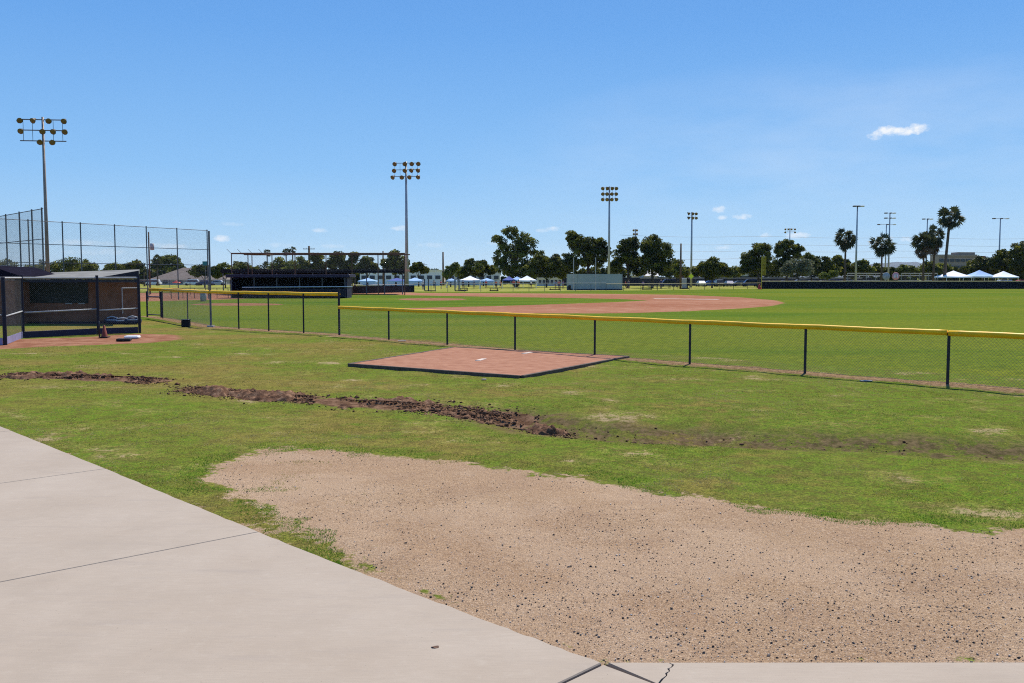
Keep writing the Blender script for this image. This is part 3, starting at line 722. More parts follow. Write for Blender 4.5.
def dugout_fence():
    f = empty('dugout_fence', (0, 0, 0), 0, 'tall chain link fence with purple kickboard standing before the near dugout', 'fence')
    pts = [(XA(3, 32.8), 32.8), (XA(21.5, 36.6), 36.6), (XA(97, 39), 39.), (XA(138.5, 40), 40.)]
    L0 = (pts[0][0] - 3.2, pts[0][1] - 1.2); al = [L0] + pts
    H = 2.42
    for p in pts[1:]: MB().tube((p[0], p[1], -.1), (p[0], p[1], H + .05), .06, n=10).build('post', M['navy'], f)
    p = pts[0]; MB().tube((p[0], p[1], -.1), (p[0], p[1], H - .02), .07, n=10).build('post', M['navy'], f)
    for a, b in zip(al[:-1], al[1:]):
        MB().tube((a[0], a[1], H - .05), (b[0], b[1], H - .05), .035).build('top_rail', M['galv'], f)
    for a, b in zip(al[:-1], al[1:]):
        m1 = lerp(a, b, .5); MB().path([(a[0], a[1], 1.0), (m1[0], m1[1], 1.03), (b[0], b[1], 1.06)], [.03] * 3).build('mid_rail', M['galv'], f)
    for i, (a, b) in enumerate(zip(al[:-1], al[1:])):
        ang = math.atan2(b[1] - a[1], b[0] - a[0]); q = lerp(a, b, .5); L = math.hypot(b[0] - a[0], b[1] - a[1])
        MB().box((q[0], q[1] - .05, .13), (L - .1, .04, .26), ang, .008).build('kickboard', M['purplesunlit'] if i < 2 else M['purple'], f)
    chain('mesh', list(zip(al[:-1], al[1:])), .2, H - .08, M['wire'], f, .08, .0018)
    # small pipe gate in the last bay
    a, b = lerp(pts[2], pts[3], .58), lerp(pts[2], pts[3], .98)
    mb = MB(); mb.tube((a[0], a[1] + .06, .85), (a[0], a[1] + .06, 1.95), .022).tube((a[0], a[1] + .06, 1.93), (b[0], b[1] + .06, 1.93), .022); mb.build('gate_frame', M['galv'], f)
dugout_fence()
def bags():
    for i, (px, w, h, l, mt) in enumerate(((112, .85, .36, 'dark equipment bag with pale top slumped by the dugout wall', 'bag'), (122, 1.0, .30, 'long flat navy equipment bag lying between two others by the dugout wall', 'bag'), (132, .8, .38, 'navy equipment bag nearest the end post of the dugout fence', 'bag'))):
        p = (XA(px, 47.3), 47.3); t = empty('equipment_bag', (p[0], p[1], 0), .1 * i, l, 'bag', 'equipment bags by the dugout wall')
        mb = MB(); pr = []; n = 9
        for k in range(n):
            u = k / (n - 1); e = math.sin(math.pi * min(.97, max(.03, u))) ** .35; pr.append(((u - .5) * w, 0, h * .5 * (.9 + .15 * math.sin(k * 2 + i))))
        mb.path(pr, [h * .5 * math.sin(math.pi * min(.95, max(.05, k / (n - 1)))) ** .3 for k in range(n)], 12); mb.build('body', M['bag'], t)
        mb = MB(); mb.path([(-w * .3, -.1, h * .9), (0, -.14, h * 1.12), (w * .3, -.08, h * .92)], [.03] * 3, 6); mb.build('handle', M['bagpale'], t)
        mb = MB(); mb.box((0, -h * .45, h * .62), (w * .6, .03, .05), 0, .008); mb.build('stripe', M['bagpale'], t)
bags()
def cone():
    p = G(104.5, 337.5); t = empty('traffic_cone', (p[0], p[1], 0), 0, 'dull red traffic cone standing on the dirt before the dugout fence', 'cone')
    MB().lathe([(.13, .03), (.12, .05), (.035, .48), (.0, .5)]).build('cone_body', M['redcone'], t); MB().box((0, 0, .02), (.34, .34, .04), 0, .01).build('base', M['tyre'], t)
    q = G(99.5, 337); tag(MB().lathe([(0, -.01), (.03, 0), (.028, .5), (.02, .62), (.0, .63)], (q[0], q[1], 0)).build('short_post', M['blackpost']), 'short black stub post beside the red cone', 'post')
    q = G(124, 341); t = empty('base_pad', (q[0], q[1], 0), .2, 'black base pad lying on the dirt, nearest the red cone', 'base pad'); MB().box((0, 0, .05), (.5, .36, .09), 0, .02).build('pad_body', M['tyre'], t)
    q = G(132.5, 338.5); t = empty('base_pad', (q[0], q[1], 0), .1, 'white base pad lying on the dirt under the end fence post', 'base pad'); MB().box((0, 0, .06), (.55, .36, .1), 0, .03).build('pad_body', M['white'], t)
cone()

# ---------------------------------------------------------------- tall net fences (backstops)
def tallnet(pxs, Y0, Y1, z, label, posts, rails, pitch=.11):
    t = empty('backstop_fence', (0, 0, 0), 0, label, 'backstop')
    a, b = (XA(pxs[0], Y0, 240), Y0), (XA(pxs[1], Y1, 240), Y1)
    def at(px):      # point on the line a-b seen at column px
        u = (px - 512) / F / cp * 1.0
        # iterate
        lo, hi = -.5, 1.5
        for _ in range(40):
            mdl = (lo + hi) / 2; q = lerp(a, b, mdl)
            if 512 + F * q[0] / (q[1] * cp) < px: lo = mdl
            else: hi = mdl
        return lerp(a, b, lo)
    for px in posts:
        q = at(px); MB().tube((q[0], q[1], -.1), (q[0], q[1], z + .1), .06, n=8).build('post', M['galvdark'], t)
    for rz in rails: MB().tube((a[0], a[1], rz), (b[0], b[1], rz), .03, n=6).build('rail', M['galvdark'], t)
    chain('mesh', [(a, b)], .05, z, M['wirefar'], t, pitch, .0035)
tallnet((-60, 44), 96, 70, 7.5, 'tall chain link backstop behind the near dugout, steep panel ending at the light pole', [-28, -8, 8, 21.5, 34, 44], (7.5, 5.25, 3.35), .14)
tallnet((-40, 208), 79, 103, 7.5, 'long high chain link backstop crossing behind the light pole to the house', [-2, 30, 64, 82, 116, 147.5, 178, 208], (7.5, 5.4, 3.7, 1.9), .16)

# ---------------------------------------------------------------- floodlight poles
def lamp(mbB, mbG, c, yaw, tilt, s):
    Mx = Matrix.Rotation(yaw, 3, 'Z') @ Matrix.Rotation(tilt, 3, 'X')
    mbB.lathe([(.0, .34 * s), (.12 * s, .34 * s), (.15 * s, .18 * s), (.26 * s, .02 * s), (.33 * s, -.16 * s), (.34 * s, -.2 * s)], c, 10, Mx)
    mbG.lathe([(.32 * s, -.18 * s), (.2 * s, -.24 * s), (.0, -.26 * s)], c, 10, Mx)
def light_pole(px, ytop, Y, rows, width, yaw, label, m='polesteel', r0=.28, r1=.12, s=1.0, rowgap=.95, braces=True):
    z = ZA(ytop, Y); x = XA(px, Y, ytop)
    t = empty('floodlight_pole', (x, Y, 0), 0, label, 'floodlight pole', 'floodlight poles around the ball fields')
    MB().path([(0, 0, -.2), (0, 0, z * .5), (0, 0, z)], [r0, (r0 + r1) / 2, r1], 10).build('pole', M[m], t)
    ca, sa = math.cos(yaw), math.sin(yaw)
    for k, cols in enumerate(rows):
        zz = z - .25 - k * rowgap
        MB().tube((-ca * width / 2, -sa * width / 2, zz), (ca * width / 2, sa * width / 2, zz), .05, n=6).build('crossarm', M['galvdark'], t)
        for i in cols:
            u = i * width / 2
            B, Gm = MB(), MB(); lamp(B, Gm, (ca * u + sa * .25, sa * u - ca * .25, zz - .1), yaw + random.uniform(-.5, .5), R(-58), s)
            fo = B.build('floodlight', M['lampbody'], t); Gm.build('lens', M['lampglass'], fo)
    if braces and len(rows) > 1:
        for u in (-.85, -.45, .45, .85):
            uu = u * width / 2; MB().tube((ca * uu, sa * uu, z - .25), (ca * uu, sa * uu, z - .25 - rowgap * (len(rows) - 1)), .022, n=5).build('brace', M['galvdark'], t)
light_pole(42.5, 117, 88, [(-.95, -.35, .3, .98), (-.9, .02, .5, 1.0), (-.1, .42)], 4.1, .12, 'tallest floodlight pole, brownish, with ten lamps behind the near dugout', 'polebrown', .20, .10, .82, .98)
light_pole(406, 161.5, 149, [(-.8, -.08, .45, .95), (-.85, -.05, .45, .95), (-.95, -.3, .3, .95)], 4.3, -.1, 'grey floodlight pole with twelve lamps in three rows at the shade roof end', 'polesteel', .30, .15, 1.1, 1.05)
light_pole(609.5, 186.5, 189, [(-.95, -.35, .35, .95)] * 3, 2.8, 0, 'grey floodlight pole with three lamp rows rising behind the steel container', 'polesteel', .27, .16, 1.15, 1.1)
light_pole(692, 212, 217, [(-.9, .1, .9), (-.9, .1, .9)], 2.1, .2, 'floodlight pole with six lamps beside the brown utility pole', 'polesteel', .27, .16, 1.05, 1.0)
light_pole(635.5, 229, 295, [(-.7, .5), (-.7, .5)], 1.6, 0, 'small far floodlight head showing over the dark tree crowns', 'polesteel', .2, .15, 1.1, 1.2)
light_pole(790, 228, 282, [(-1, -.4, .3, 1), (-1, 1)], 2.9, 0, 'thin floodlight pole in front of the leaning tree and grey willow', 'polesteel', .19, .13, .9, .9)
def head2(px, ytop, Y, label, rows=1, w=3.0, both=True, m='polesteel'):
    z = ZA(ytop, Y); x = XA(px, Y, ytop)
    t = empty('floodlight_pole', (x, Y, 0), 0, label, 'floodlight pole', 'floodlight poles around the ball fields')
    MB().path([(0, 0, -.2), (0, 0, z * .5), (0, 0, z)], [.26, .19, .13], 8).build('pole', M[m], t)
    for k in range(rows):
        zz = z - .15 - k * 1.2
        MB().tube((-w / 2, 0, zz), (w / 2, 0, zz), .05, n=6).build('crossarm', M['galvdark'], t)
        for u in ((-1, .15, 1) if both else (-.6, .2, 1)):
            b = MB().box((u * w / 2, -.1, zz), (.75 if u != .15 else .5, .7, .26), 0, .08).build('lamp_box', M['lampbody'] if u < .5 else M['lampwhite'], t)
head2(857.5, 205.5, 196, 'floodlight pole with one bright lamp box, just beyond the first palm', 1, 2.0, False)
head2(890, 212.5, 226, 'floodlight pole with two stacked lamp rows above the second palm', 2, 2.0)
head2(886.5, 224, 262, 'lower floodlight pole with one wide lamp row above the second palm', 1, 4.4)
head2(927.5, 218.5, 240, 'floodlight pole rising from behind the pair of shaggy palms', 1, 2.0)
head2(1000.5, 218, 236, 'floodlight pole with wide lamp row standing alone over the canopies', 1, 3.4)

# ---------------------------------------------------------------- utility poles and wires
def utility(px, ytop, Y, label, arm=True, r=.2, extra=False):
    z = ZA(ytop, Y); x = XA(px, Y, ytop); t = empty('utility_pole', (x, Y, 0), 0, label, 'utility pole')
    MB().path([(0, 0, -.2), (0, 0, z)], [r, r * .75], 8).build('pole', M['wood'], t)
    if arm:
        MB().box((0, -.1, z - .7), (2.8, .12, .14)).build('crossarm', M['wood'], t)
        for u in (-1.2, -.5, .5, 1.2): MB().lathe([(.05, 0), (.06, .1), (.02, .2), (0, .2)], (u, -.1, z - .62), 6).build('insulator', M['block'], t)
    if extra: MB().lathe([(0, -.5), (.28, -.48), (.28, .4), (.0, .45)], (.45, 0, z - 2), 10).build('transformer', M['greysign'], t)
    return (x, Y, z)
U = [utility(681, 243.5, 186, 'plain brown wooden utility pole at the outfield fence line', False, .21),
     utility(443, 252, 262, 'wooden utility pole above the white flat roof', False, .28),
     utility(309, 246, 220, 'utility pole with short arm behind the rusty beam structure', True, .3, True),
     utility(383, 251, 240, 'utility pole with crossarm behind the right part of the shade roof', True, .22),
     utility(424, 263, 380, 'small distant utility pole with crossarm left of the plain one', True, .2),
     utility(137, 259, 200, 'dark utility pole with a box behind the high backstop', False, .22, True),
     utility(148.5, 232, 130, 'utility pole with transformer rising in front of the house', False, .13, True)]
def wires():
    for k, (y0, y1, l) in enumerate(((235, 238, 'topmost'), (243, 245, 'second'), (250, 251, 'third'), (258, 257, 'lowest'))):
        mb = MB(); pts = []
        for i in range(15):
            px = 620 + i * 31; u = i / 14; p = P(px, y0 + (y1 - y0) * u + 1.6 * math.sin(math.pi * ((u * 3) % 1)), 330); pts.append(p)
        mb.path(pts, [.035] * len(pts), 4); tag(mb.build('power_line', M['galvdark']), f'{l} of the thin power lines crossing the sky over the far trees', 'power line', 'power lines over the far trees')
wires()

# ---------------------------------------------------------------- far dugout, shade roof, cage
def far_dugout():
    t = empty('dugout', (0, 0, 0), 0, 'far dark purple roofed dugout with silver rail along its open front', 'dugout')
    Y = 106; x0, x1 = XA(231, Y), XA(346, Y); zt = ZA(275, Y)
    MB().box(((x0 + x1) / 2, Y + 1.6, zt - .12), (x1 - x0 + 1, 4, .34), 0, .04).build('roof', M['purple'], t)
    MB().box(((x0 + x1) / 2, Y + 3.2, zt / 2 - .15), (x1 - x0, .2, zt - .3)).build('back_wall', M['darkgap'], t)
    for x in (x0, x1): MB().box((x, Y + 1.6, zt / 2 - .15), (.2, 3, zt - .3)).build('end_wall', M['purple'], t)
    MB().box(((x0 + x1) / 2, Y + 2.6, .45), (x1 - x0 - 1, .4, .08)).build('bench', M['silver'], t)
    a = XA(243, Y); MB().tube((a, Y - .4, ZA(287.3, Y)), (x1 + .8, Y - .4, ZA(286.6, Y)), .06).build('front_rail', M['silver'], t)
    MB().box(((a + x1) / 2, Y - .3, .6), (x1 - a, .1, .95)).build('front_padding', M['navy'], t)
    for i in range(6):
        x = x0 + .1 + (x1 - x0 - .2) * i / 5; MB().tube((x, Y - .15, 0), (x, Y - .15, zt - .2), .05).build('roof_post', M['galvdark'], t)
far_dugout()
def shade_roof():
    t = empty('shade_structure', (0, 0, 0), 0, 'long low flat shade roof on thin posts behind the far dugout', 'shade structure')
    Y = 128; x0, x1 = XA(222, Y), XA(405, Y); z = ZA(269.5, Y)
    MB().box(((x0 + x1) / 2, Y + 3, z - .1), (x1 - x0, 7, .28)).build('roof', M['rust'], t)
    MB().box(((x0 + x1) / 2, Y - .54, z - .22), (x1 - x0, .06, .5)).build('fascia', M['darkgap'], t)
    for i in range(11):
        x = x0 + .3 + (x1 - x0 - .6) * i / 10; MB().tube((x, Y - .4, 0), (x, Y - .4, z - .3), .07).build('post', M['galvdark'], t)
    MB().box((XA(282, Y), Y + 6, z / 2), (XA(345, Y) - XA(222, Y), .1, z - .2)).build('rear_screen', M['windscreen'], t)
    t = empty('batting_cage', (0, 0, 0), 0, 'rusty high beam frame with netting standing above the shade roof', 'batting cage')
    Y = 124; x0, x1 = XA(231, Y, 254), XA(405, Y, 254); z = ZA(253.5, Y)
    MB().tube((x0, Y, z), (x1, Y, z), .10, n=6).build('beam', M['rust'], t); MB().tube((x0, Y + 6, z), (x1, Y + 6, z), .08, n=6).build('beam', M['rust'], t)
    a, b = XA(241, Y, 254), XA(262, Y, 254); MB().box(((a + b) / 2, Y + 3, z), (b - a, 6, .22)).build('roof_panel', M['rust'], t)
    for px in (231.5, 248, 252, 272, 295, 326, 352, 378, 404.5):
        x = XA(px, Y, 260); MB().tube((x, Y, 0), (x, Y, z), .07, n=6).build('post', M['rust'], t)
    for i in range(4):
        x = XA(229 + i * 10.5, Y, 252); MB().tube((x + .3, Y, z), (x - .15, Y - .4, z + .55), .03, n=5).build('barb_arm', M['galvdark'], t)
    chain('net', [((x0, Y), (x1, Y))], 3.2, z, M['wirefar'], t, .2, .004)
shade_roof()
def long_fence(name, label, a, b, h, np_, mpost, mrail, pitch=.16, r=.003, cloth_m=None, cloth_h=None, post_r=.04, rail_r=.03, mesh=True):
    t = empty(name, (0, 0, 0), 0, label, 'fence'); L = math.hypot(b[0] - a[0], b[1] - a[1]); ang = math.atan2(b[1] - a[1], b[0] - a[0])
    for i in range(np_ + 1):
        q = lerp(a, b, i / np_); MB().tube((q[0], q[1], -.1), (q[0], q[1], h), post_r, n=6).build('post', mpost, t)
    MB().tube((a[0], a[1], h), (b[0], b[1], h), rail_r, n=6).build('top_rail', mrail, t)
    if cloth_m:
        q = lerp(a, b, .5); n = 80; mb = MB(); v = []; nn = (-math.sin(ang), math.cos(ang))
        for i in range(n + 1):
            p = lerp(a, b, i / n)
            for zz in (.03, cloth_h):
                for o in (-.06, -.045): v.append((p[0] + nn[0] * (o + .02 * math.sin(i * 1.7)), p[1] + nn[1] * (o + .02 * math.sin(i * 1.7)), zz))
        f = []
        for i in range(n):
            k = i * 4; f += [(k, k + 4, k + 6, k + 2), (k + 1, k + 3, k + 7, k + 5), (k + 2, k + 6, k + 7, k + 3), (k, k + 1, k + 5, k + 4)]
        f += [(0, 2, 3, 1), (n * 4, n * 4 + 1, n * 4 + 3, n * 4 + 2)]
        mb.add(v, f); mb.build('windscreen', cloth_m, t)
    if mesh: chain('mesh', [(a, b)], .04, h, M['wirefar'], t, pitch, r)
    return t
long_fence('chain_link_fence', 'dark screened fence with grey top rail beside the far dugout', (XA(341, 132), 132), (XA(414, 146), 146), 1.25, 6, M['galvdark'], M['galv'], cloth_m=M['windscreen'], cloth_h=1.1, rail_r=.05)
def gp1(px, Y): return (XA(px, Y), Y)
long_fence('chain_link_fence', 'far chain link fence with grey rail before the canopies and container', gp1(414, 150), gp1(606, 160), 1.35, 12, M['galvdark'], M['galv'], rail_r=.045)
long_fence('chain_link_fence', 'far low rail fence with tan rail between container and yellow foul pole', gp1(606, 160), gp1(761, 186), 1.2, 10, M['blackpost'], M['tan'], rail_r=.05)
long_fence('outfield_fence', 'black screened outfield fence with tan top edge spanning under the palms', gp1(761, 186), gp1(1180, 186), 1.52, 26, M['blackpost'], M['tan'], cloth_m=M['fencecloth'], cloth_h=1.47, rail_r=.10, mesh=False)
long_fence('chain_link_fence', 'low rusty chain link fence across the dirt track below the house', gp1(60, 98), gp1(228, 106), 1.15, 14, M['rust'], M['galvdark'], rail_r=.04)
long_fence('chain_link_fence', 'weathered fence with rails behind the high backstop before the house', gp1(-20, 118), gp1(230, 124), 2.0, 12, M['galvdark'], M['galv'], rail_r=.04)
long_fence('chain_link_fence', 'grey topped fence along the parked cars beyond the outfield', gp1(640, 240), gp1(862, 240), 2.1, 16, M['galvdark'], M['galv'], pitch=.3, rail_r=.05)
def gatepair(px, label):
    t = empty('fence_gate', label=label, cat='gate'); Y = 149
    for q in (px, px + 4): MB().box((XA(q, Y), Y, ZA(281, Y) / 2 + .3), (.2, .1, ZA(281, Y) + .1)).build('gate_post', M['galvdark'], t)
    a, b = XA(px, Y), XA(px + 11, Y); MB().tube((a, Y, .2), (b, Y, .2), .07).build('bottom_bar', M['darkgap'], t); MB().tube((b, Y, .1), (b, Y, 1.6), .05).build('frame_upright', M['galvdark'], t)
gatepair(424.5, 'grey double gate panels right of the tall lamp pole'); gatepair(455, 'grey double gate panels in front of the white and blue canopy')

# foul pole, cone
Y = 185; t = empty('foul_pole', (XA(761.5, Y), Y, 0), 0, 'yellow foul pole with mesh wing at the end of the black fence', 'foul pole')
zt = ZA(256.5, Y); MB().tube((0, 0, 0), (0, 0, zt), .09).build('pole', M['yellowdull'], t)
mb = MB(); 
for i in range(5): mb.tube((.12 + i * .17, 0, ZA(275, Y)), (.12 + i * .17, 0, zt), .035, n=5)
for i in range(14): zz = ZA(275, Y) + (zt - ZA(275, Y)) * i / 13; mb.tube((0, 0, zz), (.82, 0, zz), .03, n=5)
mb.build('mesh_wing', M['yellowdull'], t)
p = gp1(759.5, 184); t = empty('traffic_cone', (p[0], p[1], 0), 0, 'small bright red cone at the corner of the black outfield fence', 'cone'); MB().lathe([(.36, .0), (.34, .08), (.1, .9), (0, .95)]).build('cone_body', M['red'], t); MB().box((0, 0, .04), (.9, .9, .08)).build('base', M['red'], t)

# container
def container():
    Y = 170; t = empty('storage_container', (0, 0, 0), 0, 'long grey green steel storage container below the third floodlight pole', 'container')
    a = Vector((XA(577, Y), Y)); b = Vector((XA(622, Y + 1), Y + 1.2)); c = Vector((XA(567, Y + 4.0), Y + 3.6)); z = ZA(274.3, Y)
    dx = (b - a); L = dx.length; dx.normalize(); dn = (c - a); D = dn.length; dn.normalize()
    def corr(p, d, L, out, name, n):
        mb = MB(); v = []; 
        for i in range(n + 1):
            o = .035 if (i // 2) % 2 else 0; q = p + d * (L * i / n) + out * o; v += [(q.x, q.y, .15), (q.x, q.y, z)]
        mb.add(v, [(i * 2, i * 2 + 2, i * 2 + 3, i * 2 + 1) for i in range(n)]); return mb.build(name, M['container'], t)
    on = -dn; od = -dx
    corr(a, dx, L, on, 'side_wall', 80); corr(a + dn * D, dx, L, dn, 'side_wall', 80); corr(a, dn, D, od, 'end_wall', 24); corr(b, dn, D, dx, 'end_wall', 24)
    q = [a, b, b + dn * D, a + dn * D]; MB().prism([(p.x, p.y) for p in q], z, z + .06).build('roof', M['container'], t)
    for p in q: MB().box((p.x, p.y, z / 2 + .05), (.16, .16, z)).build('corner_post', M['container'], t)
    for p, d, l in ((a, dx, L), (a, dn, D)): m_ = p + d * l / 2; MB().box((m_.x, m_.y - .04, .1), (l, .14, .2), math.atan2(d.y, d.x)).build('bottom_rail', M['navy'], t)
    w = a + dn * D * .7 - dx * .08; MB().lathe([(0, -.1), (.45, -.08), (.45, .08), (0, .1)], (w.x, w.y - .3, .45), 14, Matrix.Rotation(R(90), 3, 'X')).build('wheel', M['tyre'], t)
    for px, zz in ((573.5, 257.5), (595.5, 257.5)):
        tt = empty('goal_post', label='thin pale upright post standing ' + ('at the container left end' if px < 580 else 'before the middle of the container'), cat='post'); x = XA(px, Y - 2); MB().tube((x, Y - 2, 0), (x, Y - 2, ZA(zz, Y - 2)), .08, n=6).build('upright', M['greysign'], tt); MB().box((x, Y - 2, .05), (.3, .3, .1)).build('foot', M['block'], tt)
container()

# ---------------------------------------------------------------- canopies
def canopy(px, Y, w, yp, ye, m, label, m2=None):
    x = XA(px, Y); zp, ze = ZA(yp, Y), ZA(ye, Y); t = empty('pop_up_canopy', (x, Y, 0), 0, label, 'canopy', 'canopies set up around the park')
    h = w / 2; v = []; nseg = 6
    mb = MB(); ring = []
    for lv in range(nseg + 1):
        u = lv / nseg; s = h * u; z = ze + (zp - ze) * (1 - u) ** 1.25
        if lv == 0: v.append((0, 0, zp)); continue
        for cxy in ((-1, -1), (0, -1), (1, -1), (1, 0), (1, 1), (0, 1), (-1, 1), (-1, 0)):
            k = .97 if 0 in cxy else 1
            v.append((cxy[0] * s * k, cxy[1] * s * k, z - (.06 * u if 0 in cxy else 0)))
    f = [(0, 1 + (i), 1 + (i + 1) % 8) for i in range(8)]
    for lv in range(1, nseg):
        for i in range(8): a = 1 + (lv - 1) * 8; f.append((a + i, a + 8 + i, a + 8 + (i + 1) % 8, a + (i + 1) % 8))
    mb.add(v, f); mb.build('roof_cloth', m, t)
    mb = MB(); a = v[-8:]; mb.add(a + [(p[0] * 1.005, p[1] * 1.005, p[2] - .28) for p in a], [(i, (i + 1) % 8, 8 + (i + 1) % 8, 8 + i) for i in range(8)]); mb.build('valance', m2 or m, t)
    for sx in (-1, 1):
        for sy in (-1, 1): MB().tube((sx * h * .95, sy * h * .95, 0), (sx * h * .95, sy * h * .95, ze), .045, n=6).build('leg', M['white'], t)
    return t
cw, cb, cn = M['canvaswhite'], M['canvasblue'], M['canvasnavy']
canopy(953, 200, 5.6, 270.6, 276.3, cw, 'large white canopy nearest the tall palm'); canopy(979, 203, 4.9, 270, 276, cb, 'pale blue topped canopy between the two white ones', cw)
canopy(1003, 200, 4.4, 271, 276.6, cw, 'white canopy nearest the dark trees in the corner')
canopy(527, 196, 4.0, 275.6, 280, cw, 'white canopy in front of the big airy tree'); canopy(517, 205, 2.8, 276.4, 279.4, cb, 'small light blue canopy tucked against the white one')
canopy(509, 198, 2.8, 276.2, 279.6, cn, 'dark blue canopy with navy side panels by the big airy tree')
canopy(487, 200, 3.0, 278, 280.3, cb, 'flat light blue canopy shading people in orange'); canopy(470, 190, 4.2, 275.8, 280.0, cw, 'white canopy with blue edge behind the double gates', cb)
canopy(451.5, 205, 2.2, 278.4, 280.2, cb, 'tiny blue canopy right of the plain utility pole'); canopy(415, 190, 3.4, 277.5, 280.4, cb, 'blue canopy just right of the tall lamp pole base')
canopy(397, 192, 3.6, 277.8, 280.4, cn, 'dark blue canopy just left of the tall lamp pole base', cb); canopy(368, 200, 3.8, 278, 280.8, cb, 'grey blue canopy seen under the shade roof')
def umbrella(px, y, Y, m, label):
    z = ZA(y, Y); x = XA(px, Y); t = empty('beach_umbrella', (x, Y, 0), 0, label, 'umbrella')
    MB().tube((0, 0, 0), (0, 0, z), .03, n=6).build('pole', M['white'], t); MB().lathe([(0, z), (.45, z - .12), (.9, z - .4), (1.1, z - .6)], n=12).build('canopy', m, t)
umbrella(176.5, 280.6, 240, M['red'], 'bright red umbrella in front of the house')

# ---------------------------------------------------------------- people
def skinmesh(name, pts, edges, rad, sub=1):
    me = bpy.data.meshes.new(name); me.from_pydata(pts, edges, []); o = bpy.data.objects.new(name, me); col.objects.link(o)
    sk = o.modifiers.new('s', 'SKIN'); me.skin_vertices.new() if not me.skin_vertices else None
    for i, r_ in enumerate(rad): me.skin_vertices[0].data[i].radius = (r_, r_) if not isinstance(r_, tuple) else r_
    me.skin_vertices[0].data[0].use_root = True; sk.use_smooth_shade = True
    sb = o.modifiers.new('u', 'SUBSURF'); sb.levels = sub; sb.render_levels = sub
    dg = bpy.context.evaluated_depsgraph_get(); out = bpy.data.meshes.new_from_object(o.evaluated_get(dg)); bpy.data.objects.remove(o)
    out.name = name; return out
def figure_meshes(k):
    sw = [0, .16, .05][k]; arm = [0, .12, .3][k]
    if k < 2:
        hip, kn = .92, .50; foot = [(-.09, -sw, .04), (.09, sw, .04)]
        kneeL, kneeR = (-.1, -sw * .6 - .03, kn), (.1, sw * .4 - .03, kn); base = 0
    p = [(0, 0, .95), (0, 0, 1.15), (0, 0, 1.38), (0, -.01, 1.50), (0, -.02, 1.62), (0, -.02, 1.74)]
    e = [(0, 1), (1, 2), (2, 3), (3, 4), (4, 5)]; r_ = [(.15, .11), (.13, .10), (.16, .10), .05, .085, .07]
    for s in (-1, 1):
        a = len(p); kx = kneeL if s < 0 else kneeR; ft = foot[0] if s < 0 else foot[1]
        p += [(s * .1, 0, .88), kx, (ft[0], ft[1], .08), (ft[0], ft[1] - .16, .03)]; r_ += [.085, .06, .04, .04]; e += [(0, a), (a, a + 1), (a + 1, a + 2), (a + 2, a + 3)]
    for s in (-1, 1):
        a = len(p); p += [(s * .19, 0, 1.40), (s * .25, s * arm * .3, 1.14), (s * .24, -.08 - arm * .8, .96 + arm * .5), (s * .23, -.12 - arm, .90 + arm * .7)]
        r_ += [.055, .042, .032, .035]; e += [(2, a), (a, a + 1), (a + 1, a + 2), (a + 2, a + 3)]
    body = skinmesh('body', p, e, r_)
    sp_ = [p[0], p[1], p[2], p[14], p[15], p[18], p[19]]; sp_[0] = (0, 0, .97); sp_[4] = tuple(np.array(p[14]) * .35 + np.array(p[15]) * .65); sp_[6] = tuple(np.array(p[18]) * .35 + np.array(p[19]) * .65)
    shirt = skinmesh('shirt', sp_, [(0, 1), (1, 2), (2, 3), (3, 4), (2, 5), (5, 6)], [(.18, .14), (.165, .13), (.185, .125), .075, .07, .075, .07])
    tl = [(0, 0, .95), p[6], tuple(np.array(p[6]) * .1 + np.array(p[7]) * .9), p[10], tuple(np.array(p[10]) * .1 + np.array(p[11]) * .9)]
    shorts = skinmesh('shorts', tl, [(0, 1), (1, 2), (0, 3), (3, 4)], [(.17, .13), .105, .085, .105, .085])
    hb = MB(); hb.lathe([(0, 1.855), (.06, 1.845), (.10, 1.79), (.105, 1.72), (.095, 1.66)], (0, .01, -.02), 10); hme = bpy.data.meshes.new('hair'); hme.from_pydata([tuple(v) for v in hb.v], [], hb.f)
    return body, shirt, shorts, hme
FIG = [figure_meshes(0), figure_meshes(1)]
def person(px, Y, sc, top, bot, rz, label, k=0):
    t = empty('person', (XA(px, Y), Y, 0), rz, label, 'person', 'people gathered in the park'); t.scale = (sc, sc, sc)
    for nm, me, m in zip(('body', 'shirt', 'shorts', 'hair'), FIG[k], (M['skin'], cloth[top], cloth[bot], M['hair'])):
        c = me.copy(); c.materials.clear(); link(nm, c, m, t)
